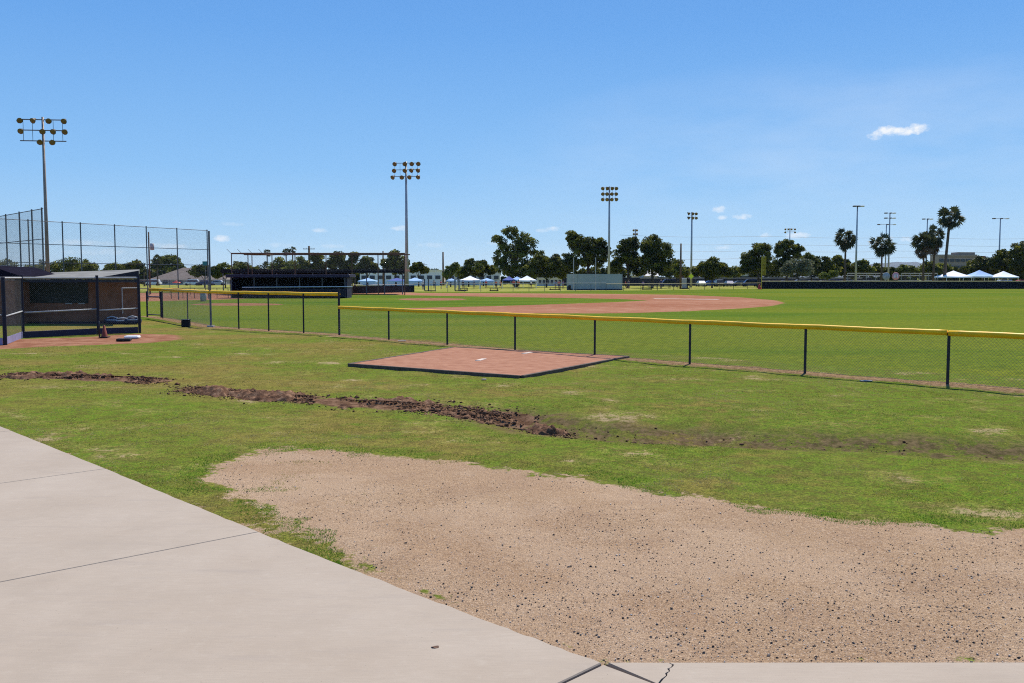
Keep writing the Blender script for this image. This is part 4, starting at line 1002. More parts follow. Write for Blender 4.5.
PE = [(434, 196, 1, 'grey', 'navy', .2, 'person in grey shirt between the lamp pole and the utility pole', 0), (441, 190, 1, 'red', 'black', 1, 'person in red shirt by the left double gates', 1),
      (463, 186, 1, 'black', 'black', .3, 'person in black under the left side of the white and blue canopy', 0), (474, 184, .98, 'navy', 'grey', 2, 'person in navy shirt walking before the white and blue canopy', 1),
      (496, 189, 1.0, 'orange', 'black', .5, 'person in orange shirt left of the navy side panels', 0), (500.5, 188, .95, 'orange', 'navy', 2.5, 'person in orange shirt closest to the navy side panels', 1),
      (513.5, 182, 1.05, 'red', 'black', .2, 'person in red shirt under the small light blue canopy', 0), (518.5, 182, 1.05, 'orange', 'black', 2.8, 'person in orange shirt under the small light blue canopy', 0),
      (531, 188, 1, 'white', 'black', 1.2, 'person in white shirt beside the white canopy leg', 1), (555.5, 182, 1.0, 'blue', 'khaki', .6, 'person in blue shirt farthest from the container end', 0),
      (559, 181, 1.02, 'red', 'navy', 3, 'person in red shirt in the trio by the container', 0), (563, 182, 1, 'purple', 'grey', 1.7, 'person in purple shirt closest to the container end', 1),
      (625.5, 184, 1, 'red', 'black', 1.4, 'person in dark red shirt just right of the container', 1), (628.5, 186, 1.05, 'navy', 'navy', .4, 'person in navy clothes just right of the container', 0),
      (643, 186, .95, 'purple', 'black', .2, 'person in purple shirt alone before the white house', 0), (661, 190, 1.2, 'navy', 'navy', .2, 'person in navy standing before the dark trees', 0), (486, 195, 1, 'red', 'black', .2, 'person in red shirt under the flat light blue canopy', 0),
      (423, 176, 1, 'white', 'navy', .2, 'person in white shirt right beside the tall lamp pole', 0)]
for q in PE: person(*q)

# ---------------------------------------------------------------- cars
def car(px, Y, cm, rz, label, suv=False):
    t = empty('parked_car', (XA(px, Y), Y, 0), rz, label, 'car', 'cars parked around the park')
    h = 1.75 if suv else 1.45
    side_ = [(-2.2, .35), (-2.25, .75), (-1.6, .9), (-1.0, h - .08), (-.6, h), (.9 if not suv else 1.6, h), (1.6 if not suv else 2.0, .98), (2.2, .9), (2.25, .4)]
    def ext(pr, w, wt, name, m, o=0):
        n = len(pr); mb = MB(); v = []
        for s in (-1, 1):
            for x, z in pr: ww = (w if z < 1.0 else wt); v.append((x, s * ww, z))
        mb.add(v, [tuple(range(n)), tuple(range(2 * n - 1, n - 1, -1))] + [(i, n + i, n + (i + 1) % n, (i + 1) % n) for i in range(n)]); return mb.build(name, m, t)
    ext(side_, .88, .72, 'body', cm)
    g = [(-1.42, .98), (-.98, h - .13), (.86 if not suv else 1.5, h - .13), (1.35 if not suv else 1.8, .98)]
    ext(g, .90, .745, 'windows', M['glass'])
    for x in (-1.4, 1.4):
        for s in (-1, 1): MB().lathe([(0, -.1), (.31, -.1), (.33, 0), (.31, .1), (0, .1)], (x, s * .82, .33), 12, Matrix.Rotation(R(90), 3, 'X')).build('wheel', M['tyre'], t)
CARS = [(153, 262, 'white', 0, 'white car parked at the left end of the house', True), (192, 264, 'white', .1, 'white car parked in front of the house garage side', True), (205, 262, 'navy', 0, 'dark blue car partly hidden by the net pole', False), (218, 268, 'silver', 0, 'silver car closest to the far dugout', False)]
rowc = [(668, 'navy'), (701, 'silver'), (711, 'blue'), (719, 'black'), (729, 'navy'), (740, 'grey'), (750, 'navy'), (772, 'black'), (785, 'navy'), (800, 'grey'), (812, 'silver'), (823, 'white'), (832, 'navy'), (841, 'silver')]
words_ = 'first second third fourth fifth sixth seventh eighth ninth tenth eleventh twelfth thirteenth fourteenth'.split()
for i, (px, c) in enumerate(rowc): CARS.append((px, 232 + (i * 37 % 11) * .8, c, random.choice((0, 1.57, .1)), f'{c} car, {words_[i]} in the long parked row beyond the outfield', i % 3 == 0))
CARS += [(924, 215, 'blue', 0, 'bright blue car showing over the black fence left of the white canopy', False), (969, 214, 'white', 0, 'white car under the pale blue topped canopy', False), (1003, 213, 'silver', 0, 'silver car parked behind the corner white canopy', True), (1022, 210, 'red', 0, 'red car at the picture edge over the black fence', True), (955, 216, 'maroon', .1, 'dark red car in the shade of the large white canopy', False)]
for c in CARS: car(c[0], c[1], carmats[c[2]], c[3], c[4], c[5])

# ---------------------------------------------------------------- buildings
def house(px0, px1, yr, ye, Y, wallm, roofm, label, depth=9, windows=3, hip=True, doorp=True):
    x0, x1 = XA(px0, Y), XA(px1, Y); zr, ze = ZA(yr, Y), ZA(ye, Y); t = empty('house', ((x0 + x1) / 2, Y, 0), 0, label, 'house'); w = (x1 - x0) / 2
    MB().box((0, depth / 2, ze / 2), (2 * w - .8, depth - .8, ze)).build('wall', wallm, t)
    k = depth / 2 * (1 if hip else 0); k = min(k, w * .7)
    v = [(-w, 0, ze), (w, 0, ze), (w, depth, ze), (-w, depth, ze), (-w + k, depth / 2, zr), (w - k, depth / 2, zr)]
    rf = MB().add(v, [(0, 1, 5, 4), (1, 2, 5), (2, 3, 4, 5), (3, 0, 4), (3, 2, 1, 0)]).build('roof', roofm, t)
    MB().box((w * .3, depth * .5, zr - .1), (.8, .8, .9)).build('chimney', M['greysign'], rf)
    for i in range(windows):
        x = -w * .75 + 1.5 * w * (i + .5) / windows; MB().box((x, .39, ze * .55), (1.5, .06, 1.0)).build('window', M['windowdark'], t)
    if doorp: MB().box((w * .05, .385, 1.0), (.95, .05, 2.0)).build('door', M['brick'], t)
house(148, 226, 267.5, 279.5, 285, M['greysign'], M['rooftile'], 'grey shingle roofed house behind the high backstop', 16, 4)
def flat(px0, px1, yt, Y, depth, wm, label, nwin=6, name='flat_roofed_building', wz=None, winh=1.0, par=True, rows=1):
    x0, x1 = XA(px0, Y), XA(px1, Y); z = ZA(yt, Y); t = empty(name, ((x0 + x1) / 2, Y, 0), 0, label, 'building'); w = x1 - x0
    MB().box((0, depth / 2, z / 2), (w, depth, z)).build('wall', wm, t)
    if par: MB().box((0, depth / 2, z + .1), (w + .6, depth + .6, .22)).build('roof_edge', wm, t)
    for rI in range(rows):
        for i in range(nwin):
            x = -w / 2 + w * (i + .5) / nwin; zz = (z * .55 if rows == 1 else 2.2 + rI * (z - 2.5) / rows * 1.0)
            MB().box((x, -.03, zz), (w / nwin * .62, .1, winh)).build('window', M['windowdark'], t)
flat(360, 442, 270.5, 262, 14, M['white'], 'long white flat roofed building behind the tall lamp pole', 10)
flat(448, 500, 271, 268, 12, M['offwhite'], 'second white flat roofed building seen between bushes and the canopies', 7)
flat(538, 562, 278.5, 250, 10, M['offwhite'], 'low pale building in the shade left of the container', 6)
house(634, 659, 269.5, 276, 262, M['offwhite'], M['offwhite'], 'white gabled house glimpsed under the dark trees', 9, 2, False)
t = empty('chimney_stack', label='pale slender tower top beside the white gabled house', cat='tower'); x = XA(641, 258); MB().box((x, 258, 4), (1.2, 1.2, ZA(265.5, 258))).build('shaft', M['offwhite'], t); MB().box((x, 258, ZA(265.5, 258) - .3 + 2.6), (1.5, 1.5, .3)).build('cap', M['offwhite'], t)
flat(682, 699, 270, 270, 10, M['brickred'], 'low red brick building behind the floodlight pole base', 3)
flat(735, 762, 272, 300, 10, M['white'], 'small white building hidden behind the wide bush', 3)
# big office building
def office():
    Y = 430; t = empty('office_building', (0, 0, 0), 0, 'beige three storey office block with dark window bands behind the tall palm', 'building')
    x0, x1 = XA(938, Y), XA(975.5, Y); z = ZA(254.5, Y); D = 9
    MB().box(((x0 + x1) / 2, Y + D / 2, z / 2), (x1 - x0, D, z)).build('wall', M['beige'], t)
    x2 = XA(988, Y); MB().box(((x1 + x2) / 2 + .01, Y + 3 + D / 2, (z - .6) / 2), (x2 - x1, D, z - .6)).build('side_wing', M['brickred'], t)
    a, b = XA(958, Y), XA(975, Y); MB().box(((a + b) / 2, Y + 4.5, z + .5), (b - a, 7, 1.1)).build('roof_house', M['beige'], t)
    a, b = XA(936, Y), XA(986, Y)
    MB().box(((x0 + x1) / 2, Y - .2, z - .5), (x1 - x0 + .4, .5, .9)).build('parapet', M['tan'] if 0 else M['beige'], t)
    for f_ in range(3):
        zz = z - 2.6 - f_ * 3.3
        for i in range(7):
            x = x0 + (x1 - x0) * (i + .5) / 7; MB().box((x, Y - .05, zz), ((x1 - x0) / 7 * .78, .3, 1.5)).build('window', M['windowdark'], t)
office()
# soccer frame / covered bleachers behind the fence
def frame(px0, px1, label):
    Y = 212; t = empty('bleacher_frame', (0, 0, 0), 0, label, 'bleachers'); x0, x1 = XA(px0, Y), XA(px1, Y); z = ZA(273.4, Y)
    MB().tube((x0, Y, z), (x1, Y, z), .08, n=6).build('top_rail', M['galv'], t); MB().tube((x0, Y + 3, z - .5), (x1, Y + 3, z - .5), .07, n=6).build('rear_rail', M['galv'], t)
    for i in range(5):
        x = x0 + (x1 - x0) * i / 4; MB().tube((x, Y, 0), (x, Y, z), .06, n=6).build('post', M['galv'], t)
    for k in range(4): MB().box(((x0 + x1) / 2, Y + .5 + k * .6, .4 + k * .4), (x1 - x0 - .4, .3, .06)).build('plank', M['silver'], t)
    chain('mesh', [((x0, Y), (x1, Y))], .1, z, M['wirefar'], t, .3, .008)
frame(847, 885, 'pipe framed bleachers between the first two palms'); frame(901, 937, 'pipe framed bleachers under the pair of shaggy palms')
for px, m, l, n_ in ((886, 'greysign', 'round grey board over the black fence', 'round_sign'), (895.5, 'pink', 'round pink and white board over the black fence', 'round_sign')):
    Y = 192; t = empty(n_, (XA(px, Y), Y, 0), 0, l, 'sign'); z = ZA(276.2, Y)
    MB().lathe([(0, -.05), (.75, -.05), (.78, 0), (.75, .05), (0, .05)], (0, 0, z), 20, Matrix.Rotation(R(90), 3, 'X')).build('board', M[m], t); MB().tube((0, .1, 0), (0, .1, z), .06).build('post', M['galvdark'], t)
    if m == 'pink': 
        for k in range(3): MB().box((-.35 + k * .33, -.08, z + .05 * (k % 2)), (.16, .03, .7), 0, .01).build('white_stripe', M['white'], t)
t = empty('road_sign', (XA(691, 186), 186, 0), 0, 'yellow diamond sign on a thin post near the utility pole', 'sign'); z = ZA(276.3, 186)
MB().box((0, 0, 0), (.75, .04, .75)).build('board', M['yellowsign'], t).matrix_local = Matrix.Translation((0, -.06, z)) @ Matrix.Rotation(R(45), 4, 'Y'); MB().tube((0, 0, 0), (0, 0, z), .04).build('post', M['galvdark'], t)
Y = 150; t = empty('teal_board', (XA(205.5, Y), Y, 0), 0, 'teal rectangular board on a post above the trees by the net pole', 'sign'); z = ZA(263.5, Y); MB().box((0, 0, z), (.8, .08, .7)).build('board', M['teal'], t); MB().tube((0, .08, 0), (0, .08, z), .05).build('post', M['galvdark'], t)
Y = 188; t = empty('utility_cabinet', (XA(685, Y), Y, 0), 0, 'dark grey cabinet standing at the foot of the brown utility pole', 'cabinet'); MB().box((-.15, 0, 1.1), (.9, .7, 2.1), 0, .05).build('body', M['greysign'], t); MB().box((.45, -.1, 1.1), (.18, .6, 2.2)).build('door', M['darkgap'], t); MB().box((0, 0, .1), (1.5, .9, .18)).build('base', M['darkgap'], t)
p = gp1(203, 92); t = empty('trash_barrel', (p[0], p[1], 0), 0, 'grey trash barrel on the dirt track left of the net pole', 'barrel'); MB().lathe([(0, 0), (.28, 0), (.31, .45), (.30, .92), (.25, .95), (0, .93)]).build('body', M['greysign'], t); MB().lathe([(.32, .88), (.33, .92), (.28, .97), (.0, 1.0)]).build('lid', M['block'], t)
def bench(px, Y, w, label):
    t = empty('park_bench', (XA(px, Y), Y, 0), 0, label, 'bench'); MB().box((0, 0, .45), (w, .35, .06)).build('seat', M['darkgap'], t)
    MB().box((0, 0, .1), (w * .96, .12, .14)).build('foot_beam', M['darkgap'], t)
    for s in (-1, 1): MB().box((s * w * .4, 0, .22), (.1, .3, .44)).build('leg', M['darkgap'], t)
bench(555, 172, 2.2, 'black bench left of the container by the trio of people'); bench(618, 172, 1.8, 'black bench overlapping the container right end'); bench(647, 176, 2.0, 'black bench in the open grass right of the container'); bench(494, 160, 1.6, 'black bench before the flat light blue canopy'); bench(464, 162, 1.4, 'black bench near the white and blue canopy')
def table(px, Y, label):
    t = empty('picnic_table', (XA(px, Y), Y, 0), 0, label, 'picnic table'); MB().box((0, 0, .75), (2.2, .8, .06)).build('tabletop', M['galvdark'], t)
    for s in (-1, 1): MB().box((0, s * .7, .45), (2.2, .28, .05)).build('seat', M['galvdark'], t); MB().box((s * .8, 0, .37), (.08, 1.4, .06)).build('frame', M['blackpost'], t); MB().box((s * .8, 0, .37), (.1, .1, .7)).build('leg', M['blackpost'], t)
for px, l in ((653, 'nearest the white gabled house'), (665, 'in the middle of the three'), (674, 'nearest the brown utility pole')): table(px, 190, 'dark picnic table under the big trees, ' + l)
# chalk
mb = MB(); a, b = G(655, 298.9), G(720, 299.6); mb.prism([(a[0], a[1]), (b[0], b[1]), (b[0], b[1] + 1.6), (a[0], a[1] + 1.6)], .004, .012); tag(mb.build('chalk_line', M['rubber']), kind='structure')

# ---------------------------------------------------------------- trees
LEAF = dict(dark=leafmat('dark_leaves', (.022, .036, .006), (.21, .205, .022), .35), mid=leafmat('mid_leaves', (.040, .060, .009), (.27, .27, .038), .38), pale=leafmat('pale_leaves', (.10, .115, .06), (.20, .21, .12), .3),
            yellow=leafmat('yellow_leaves', (.09, .12, .02), (.20, .22, .03), .35), frond=leafmat('palm_fronds', (.028, .036, .014), (.075, .085, .03), .25), dead=leafmat('dead_fronds', (.09, .06, .035), (.18, .12, .07), .2))
def crown_mesh(blobs, Y, leaf, dens, seed, px_m):
    rg = np.random.default_rng(seed); V = []; T = []
    for (cx_, cy_, rx, ry) in blobs:
        c = np.array(P(cx_, cy_, Y)); rx_, rz_ = rx * px_m, ry * px_m; ryy = min(rx_, rz_ * 1.4)
        nc = max(6, int(13 * dens * (rx_ * rz_) ** .55 + 5))
        d = rg.normal(size=(nc, 3)); d /= np.linalg.norm(d, axis=1)[:, None]; rad = rg.uniform(.35, .95, nc) ** .6
        cc = c + d * rad[:, None] * np.array([rx_, ryy, rz_]); cs = rg.uniform(.22, .44, nc) * min(rx_, rz_) ** .8 + .25
        per = int(70 * dens)
        for q, s in zip(cc, cs):
            dd = rg.normal(size=(per, 3)); dd /= np.linalg.norm(dd, axis=1)[:, None]; pos = q + dd * (rg.random(per) ** .45)[:, None] * s * np.array([1.15, 1.15, .8])
            V.append(pos); T.append(np.clip(rg.normal(.36, .34) + rg.normal(0, .16, per), 0, 1))
    V = np.concatenate(V); T = np.concatenate(T); n = len(V)
    u = rg.normal(size=(n, 3)); u /= np.linalg.norm(u, axis=1)[:, None]; w = rg.normal(size=(n, 3)); w = np.cross(u, w); w /= np.linalg.norm(w, axis=1)[:, None]
    s = leaf * rg.uniform(.6, 1.3, n)[:, None]
    Q = np.stack([V - u * s, V - w * s * .55, V + u * s, V + w * s * .55], 1); Q[..., 2] = np.maximum(Q[..., 2], .02)
    return Q.reshape(-1, 3), np.arange(4 * n).reshape(-1, 4), np.repeat(T, 4)
tn = 0
def tree(blobs, Y, label, kind='mid', trunk=None, leaf=None, dens=1.0, name='leafy_tree', cat='tree'):
    global tn; tn += 1
    px_m = Y / F; leaf = leaf or max(.13, Y * .0011)
    cx_ = sum(b[0] * b[2] for b in blobs) / sum(b[2] for b in blobs); tx = trunk if trunk else cx_
    x = XA(tx, Y); t = empty(name, (x, Y, 0), 0, label, cat)
    v, f, T = crown_mesh(blobs, Y, leaf, dens, tn * 13 + 5, px_m)
    v = v - np.array([x, Y, 0]); me = fast_mesh('crown', v, f); attr(me, 'tint', T); link('crown', me, LEAF[kind], t)
    mb = MB(); top = max(P(b[0], b[1], Y).z for b in blobs); hh = top * .45; r0 = max(.12, top * .032)
    mb.path([(0, 0, -.2), (r0 * .3, 0, hh * .5), (0, 0, hh)], [r0 * 1.2, r0 * .9, r0 * .75], 8)
    for b in blobs[:7]:
        q = P(b[0], b[1], Y); q = Vector((q.x - x, random.uniform(-.8, .8), q.z)); mdl = Vector((q.x * .4, 0, hh + (q.z - hh) * .45))
        mb.path([(0, 0, hh * .9), mdl, q], [r0 * .65, r0 * .4, r0 * .12], 6)
    mb.build('trunk', M['bark'], t)
# (blobs are x, y, half width, half height, in picture units at the tree's own distance)
TREES = [
 ([(-30, 262, 26, 14), (5, 268, 12, 8)], 150, 'grey green tree behind the dark gabled roof building', 'mid', None),
 ([(30, 271, 12, 6), (40, 269, 6, 5)], 150, 'low tree behind the steep backstop panel', 'mid', None),
 ([(62, 267, 9, 8), (72, 264, 8, 6), (52, 271, 6, 5)], 150, 'bushy tree with yellowish top just right of the first light pole', 'mid', None),
 ([(84, 266, 9, 6), (90, 270, 10, 5)], 158, 'low tree between the light pole tree and the small palms', 'mid', None),
 ([(112, 269, 7, 5), (120, 271, 6, 4)], 165, 'low shrubby tree left of the boxed utility pole', 'mid', None),
 ([(128, 267, 8, 4), (136, 266, 7, 5), (122, 270, 5, 4)], 160, 'dark tree around the boxed utility pole', 'dark', None),
 ([(166, 263, 10, 8), (173, 264, 9, 8), (158, 268, 8, 6), (182, 270, 5, 5)], 345, 'rounded grey green tree standing over the house roof', 'mid', None),
 ([(205, 270, 8, 5), (196, 271, 6, 5), (214, 271, 5, 5)], 210, 'dark tree behind the teal board', 'dark', None),
 ([(224, 269, 7, 6), (232, 271, 7, 5), (219, 273, 6, 5)], 210, 'green tree left of the rusty beam frame', 'mid', None),
 ([(243, 268, 6, 5), (238, 266, 4, 4), (252, 271, 6, 4)], 215, 'dark tree at the left end of the rusty frame', 'dark', None),
 ([(280, 264, 6, 6), (288, 267, 7, 5), (274, 268, 5, 5)], 230, 'loose green tree under the pair of tall thin palms', 'mid', None),
 ([(298, 264, 10, 7), (306, 268, 7, 6), (290, 270, 7, 4)], 215, 'olive rounded tree next to the short armed utility pole', 'mid', None),
 ([(317, 257, 6, 5), (320, 265, 6, 7), (314, 268, 4, 5)], 215, 'first of three dark trees through the rusty frame, right of the pole', 'dark', None),
 ([(337, 257, 7, 5), (333, 264, 6, 7), (343, 265, 5, 6)], 215, 'second and middle one of three dark trees through the rusty frame', 'dark', None),
 ([(354, 256, 5, 4), (352, 264, 4, 7), (358, 268, 4, 4)], 215, 'third of three dark trees through the rusty frame, narrow', 'dark', None),
 ([(367, 263, 7, 6), (363, 269, 5, 4), (374, 268, 4, 5)], 215, 'rounded dark tree left of the crossarm utility pole', 'dark', None),
 ([(394, 256, 6, 5), (390, 264, 8, 7), (402, 264, 6, 7), (398, 270, 8, 4)], 215, 'large dark tree directly left of the tall lamp pole', 'dark', None),
 ([(418, 266, 5, 4), (414, 269, 4, 3), (424, 270, 4, 3)], 235, 'small dark tree over the white roof right of the lamp pole', 'dark', None),
 ([(450, 270, 5, 5), (455, 267, 4, 4), (447, 274, 4, 4)], 225, 'yellow green small tree right of the plain utility pole', 'yellow', None),
 ([(467, 270, 8, 6), (475, 268, 8, 6), (461, 274, 6, 4), (470, 262, 4, 3)], 232, 'wide sparse greyish tree over the white and blue canopy', 'mid', None),
 ([(482, 265, 6, 4), (490, 270, 6, 4), (478, 272, 6, 4)], 245, 'dark tree between the sparse tree and the big airy tree', 'dark', None),
 ([(497, 239, 5, 4), (504, 246, 6, 6), (511, 233, 8, 6), (521, 240, 9, 8), (530, 247, 8, 9), (510, 253, 9, 9), (520, 262, 12, 11), (537, 257, 7, 8), (502, 266, 6, 9), (544, 262, 5, 6), (533, 270, 12, 8), (499, 258, 5, 8), (514, 270, 11, 8), (519, 251, 7, 7)], 222, 'big airy eucalyptus like tree over the blue and white canopies', 'mid', 516),
 ([(538, 262, 6, 7), (548, 268, 9, 10), (556, 262, 6, 7), (530, 272, 9, 7), (562, 270, 8, 8)], 215, 'low dark tree between the big airy tree and the container', 'dark', None),
 ([(571, 237, 6, 5), (577, 243, 8, 8), (590, 245, 11, 9), (599, 245, 6, 7), (584, 256, 12, 11), (597, 258, 9, 11), (606, 252, 5, 5), (570, 262, 8, 10)], 212, 'broad dark tree rising behind the steel container', 'dark', 588),
 ([(617, 265, 5, 5), (611, 270, 4, 4)], 245, 'small pale grey tree in the gap behind the third floodlight pole', 'pale', None),
 ([(626, 246, 8, 7), (633, 244, 6, 7), (622, 256, 8, 9), (632, 260, 9, 10), (616, 266, 6, 7), (640, 268, 7, 9)], 205, 'dark dense tree right of the third floodlight pole', 'dark', 628),
 ([(653, 243, 9, 7), (662, 250, 10, 9), (650, 256, 9, 10), (665, 262, 9, 10), (646, 250, 5, 7), (656, 266, 12, 9)], 202, 'tallest of the dark trees over the white gabled house', 'dark', 652),
 ([(677, 266, 7, 8), (672, 272, 8, 6), (684, 273, 5, 5)], 225, 'lower olive tree at the brown utility pole', 'mid', None),
 ([(706, 268, 9, 6), (713, 263, 6, 5), (720, 268, 8, 6), (699, 271, 6, 5), (727, 272, 5, 5), (711, 274, 12, 5)], 205, 'wide dark bushy tree right of the six lamp pole', 'dark', 712),
 ([(735, 272, 6, 5), (731, 275, 6, 4)], 250, 'small green bush tree beside the wide dark bushy tree', 'mid', None),
 ([(748, 259, 7, 7), (756, 250, 7, 6), (763, 251, 7, 7), (753, 264, 9, 9), (766, 262, 8, 9), (744, 268, 5, 6)], 212, 'round topped dark tree behind the yellow foul pole', 'dark', 758),
 ([(786, 245, 8, 5), (780, 252, 5, 6), (797, 249, 7, 4), (791, 256, 9, 5), (784, 264, 8, 8), (776, 268, 6, 8)], 218, 'wind leaning tree with layered crown beside the foul pole tree', 'dark', 786),
 ([(796, 267, 10, 8), (805, 267, 8, 8), (788, 271, 7, 7)], 206, 'grey green willow like tree in front of the leaning tree', 'pale', 798),
 ([(808, 258, 6, 5), (815, 261, 5, 6), (811, 268, 6, 6)], 225, 'yellowish green tree top right of the leaning tree', 'mid', None),
 ([(826, 263, 6, 6), (832, 269, 7, 7), (822, 270, 6, 7)], 222, 'dark round tree left of the first palm', 'dark', None),
 ([(833, 273, 5, 3), (826, 276, 6, 3)], 205, 'low bright green bush at the foot of the dark round tree', 'yellow', None),
 ([(844, 268, 7, 8), (838, 260, 5, 4), (852, 272, 6, 6)], 226, 'dark tree directly behind the first palm trunk', 'dark', None),
 ([(860, 267, 7, 6), (868, 270, 6, 6), (865, 263, 4, 3)], 226, 'dark tree right of the first palm', 'mid', None),
 ([(879, 269, 7, 6), (889, 272, 7, 5)], 230, 'low dark tree at the second palm foot', 'dark', None),
 ([(904, 270, 8, 4), (914, 271, 7, 5), (897, 273, 6, 3)], 240, 'low green tree below the distant blue hill', 'mid', None),
 ([(928, 268, 8, 7), (936, 270, 6, 6)], 236, 'olive bush like tree behind the pair of shaggy palms', 'mid', None),
 ([(943, 269, 7, 6), (952, 271, 6, 4)], 240, 'pale olive tree in front of the office block', 'mid', None),
 ([(966, 271, 7, 4), (973, 266, 6, 5)], 238, 'dark bush before the office block', 'dark', None),
 ([(982, 264, 9, 7), (990, 268, 8, 6), (976, 270, 6, 5)], 228, 'round dark tree over the pale blue topped canopy', 'dark', None),
 ([(1003, 256, 7, 6), (996, 263, 6, 7), (1008, 266, 8, 8)], 222, 'dark tree stepping up toward the picture corner', 'dark', None),
 ([(1020, 250, 9, 8), (1016, 260, 9, 9), (1030, 256, 12, 12), (1045, 262, 14, 12), (1024, 268, 12, 7)], 218, 'tallest dark tree cut off by the picture edge', 'dark', None),
 ([(1070, 258, 16, 14), (1085, 266, 14, 9)], 225, 'dark tree beyond the picture edge', 'dark', None),
]
for b, Y, l, k, tk in TREES:
    d_ = 1.15 if k == 'dark' else .9
    if 'airy' in l and 'big airy euc' in l: d_ = .75
    tree(b, Y, l.replace(' like', ''), k, tk, None, d_)
Y = 256; t = empty('perimeter_wall', (0, 0, 0), 0, 'long low dark wall behind the parked row beyond the outfield', 'wall'); a, b = XA(560, Y), XA(872, Y)
MB().box(((a + b) / 2, Y, 1.1), (b - a, .25, 2.2)).build('wall_panel', M['navy'], t); MB().box(((a + b) / 2, Y, 2.25), (b - a, .35, .1)).build('coping', M['galvdark'], t)
# far tree line that reads as one mass
rg = np.random.default_rng(3); blobs = []
for px in range(-80, 1140, 9): blobs.append((px + rg.uniform(-3, 3), (272.5 if px > 480 else 274.5) + rg.uniform(-1.5, 1.2), rg.uniform(6, 10), rg.uniform(3.5, 6))); blobs.append((px, 280.5, 8, 3.2))
v, f, T = crown_mesh(blobs, 300, .42, .55, 99, 300 / F); me = fast_mesh('distant_woods', v, f); attr(me, 'tint', T); tag(link('distant_woods', me, LEAF['dark']), kind='stuff')

def palm(px, ytop, Y, r, label, lean=0, skirt=1.0, kind='frond', nf=78):
    global tn; tn += 1; rg = random.Random(tn)
    z = ZA(ytop, Y) - r * .75; x = XA(px, Y, ytop); t = empty('fan_palm', (x - lean, Y, 0), 0, label, 'palm tree', 'palms around the park')
    tr = max(.18, z * .02); MB().path([(0, 0, -.2), (lean * .25, 0, z * .4), (lean * .7, 0, z * .8), (lean, 0, z)], [tr * 1.5, tr, tr * .9, tr * 1.1], 10).build('trunk', M['palmbark'], t)
    c = Vector((lean, 0, z)); V = []; Fq = []; T = []
    def fan(c, az, el, L, fr, tint):
        d = Vector((math.cos(az) * math.cos(el), math.sin(az) * math.cos(el), math.sin(el))); sd = d.cross(Vector((0, 0, 1))); sd = sd.normalized() if sd.length > .01 else Vector((1, 0, 0)); up = sd.cross(d); ro = rg.uniform(-1.3, 1.3); sd, up = sd * math.cos(ro) + up * math.sin(ro), up * math.cos(ro) - sd * math.sin(ro)
        hub = c + d * L * .5; b = len(V)
        V.extend([c + sd * .04, c - sd * .04, hub - sd * .03, hub + sd * .03]); Fq.append((b, b + 1, b + 2, b + 3)); T.extend([tint] * 4)
        nb = 7
        for k in range(nb):
            a = (k / (nb - 1) - .5) * 2.2; dd = d * math.cos(a) + sd * math.sin(a) + up * rg.uniform(-.12, .12); tip = hub + dd * L * fr * (1 - .15 * abs(a)) + Vector((0, 0, -.18 * L * fr * (.6 + abs(a) * .5)))
            mdl = hub + dd * L * fr * .5; s2 = dd.cross(up).normalized() * L * .055
            b = len(V); V.extend([hub, mdl + s2, tip, mdl - s2]); Fq.append((b, b + 1, b + 2, b + 3)); T.extend([tint] * 4)
    for i in range(nf):
        el = math.asin(rg.uniform(-.88, .99)); fan(c, rg.uniform(0, 6.28), el, r * rg.uniform(.5, 1.2), .5, rg.uniform(.1, .9))
    me = fast_mesh('crown', np.array([tuple(v) for v in V]), np.array(Fq)); attr(me, 'tint', T); link('crown', me, LEAF[kind], t)
    if skirt > 0:
        V, Fq, T = [], [], []
        for i in range(34): fan(c + Vector((0, 0, -rg.uniform(.1, .9) * skirt * r * .6)), rg.uniform(0, 6.28), R(rg.uniform(-80, -25)), r * rg.uniform(.5, .8) * (.6 + .4 * skirt), .5, rg.uniform(0, 1))
        me = fast_mesh('dead_fronds', np.array([tuple(v) for v in V]), np.array(Fq)); attr(me, 'tint', T); link('dead_fronds', me, LEAF['dead' if skirt > 1 else 'frond'], t)
palm(846, 229, 205, 2.7, 'first of the big palms counting along the black fence from the foul pole'); palm(882.5, 234.5, 205, 2.9, 'second big palm, in front of the two stacked lamp poles', 0, .8)
palm(924.5, 232.5, 208, 2.7, 'shorter palm of the shaggy pair with brown hanging fronds', 0, 1.5); palm(935, 227, 210, 2.9, 'taller palm of the shaggy pair with brown hanging fronds', 0, 1.6)
palm(950.5, 208, 200, 3.0, 'tallest palm, with a bare slightly leaning trunk beside the office block', .9, .5)
for px, y, Y, r, l in ((267, 249, 300, 1.5, 'thin distant palm alone left of the pair'), (286, 248.5, 300, 1.5, 'left palm of the distant thin pair'), (292.5, 246.5, 300, 1.5, 'right and taller palm of the distant thin pair'),
                       (266, 262, 260, 1.6, 'short distant palm below the thin lone one'), (261, 264, 260, 1.5, 'shortest distant palm by the rusty frame'), (157, 255, 260, 1.9, 'dark shaggy palm left of the rounded tree over the house'),
                       (94, 262, 240, 1.5, 'small palm behind the backstop, left of the spiky one'), (108, 264, 240, 1.5, 'spiky small palm behind the backstop'), (144, 266, 240, 1.2, 'tiny palm right of the boxed utility pole'),
                       (901, 264.5, 420, 1.4, 'tiny far palm under the hill, left one'), (906, 264.8, 420, 1.4, 'tiny far palm under the hill, right one'), (42, 259, 300, 1.3, 'tiny palm seen left of the first light pole'), (52, 261, 300, 1.2, 'tiny palm seen right of the first light pole')):
    palm(px, y, Y, r, l, 0, .9 if r > 1.5 else .3, 'frond', 40)

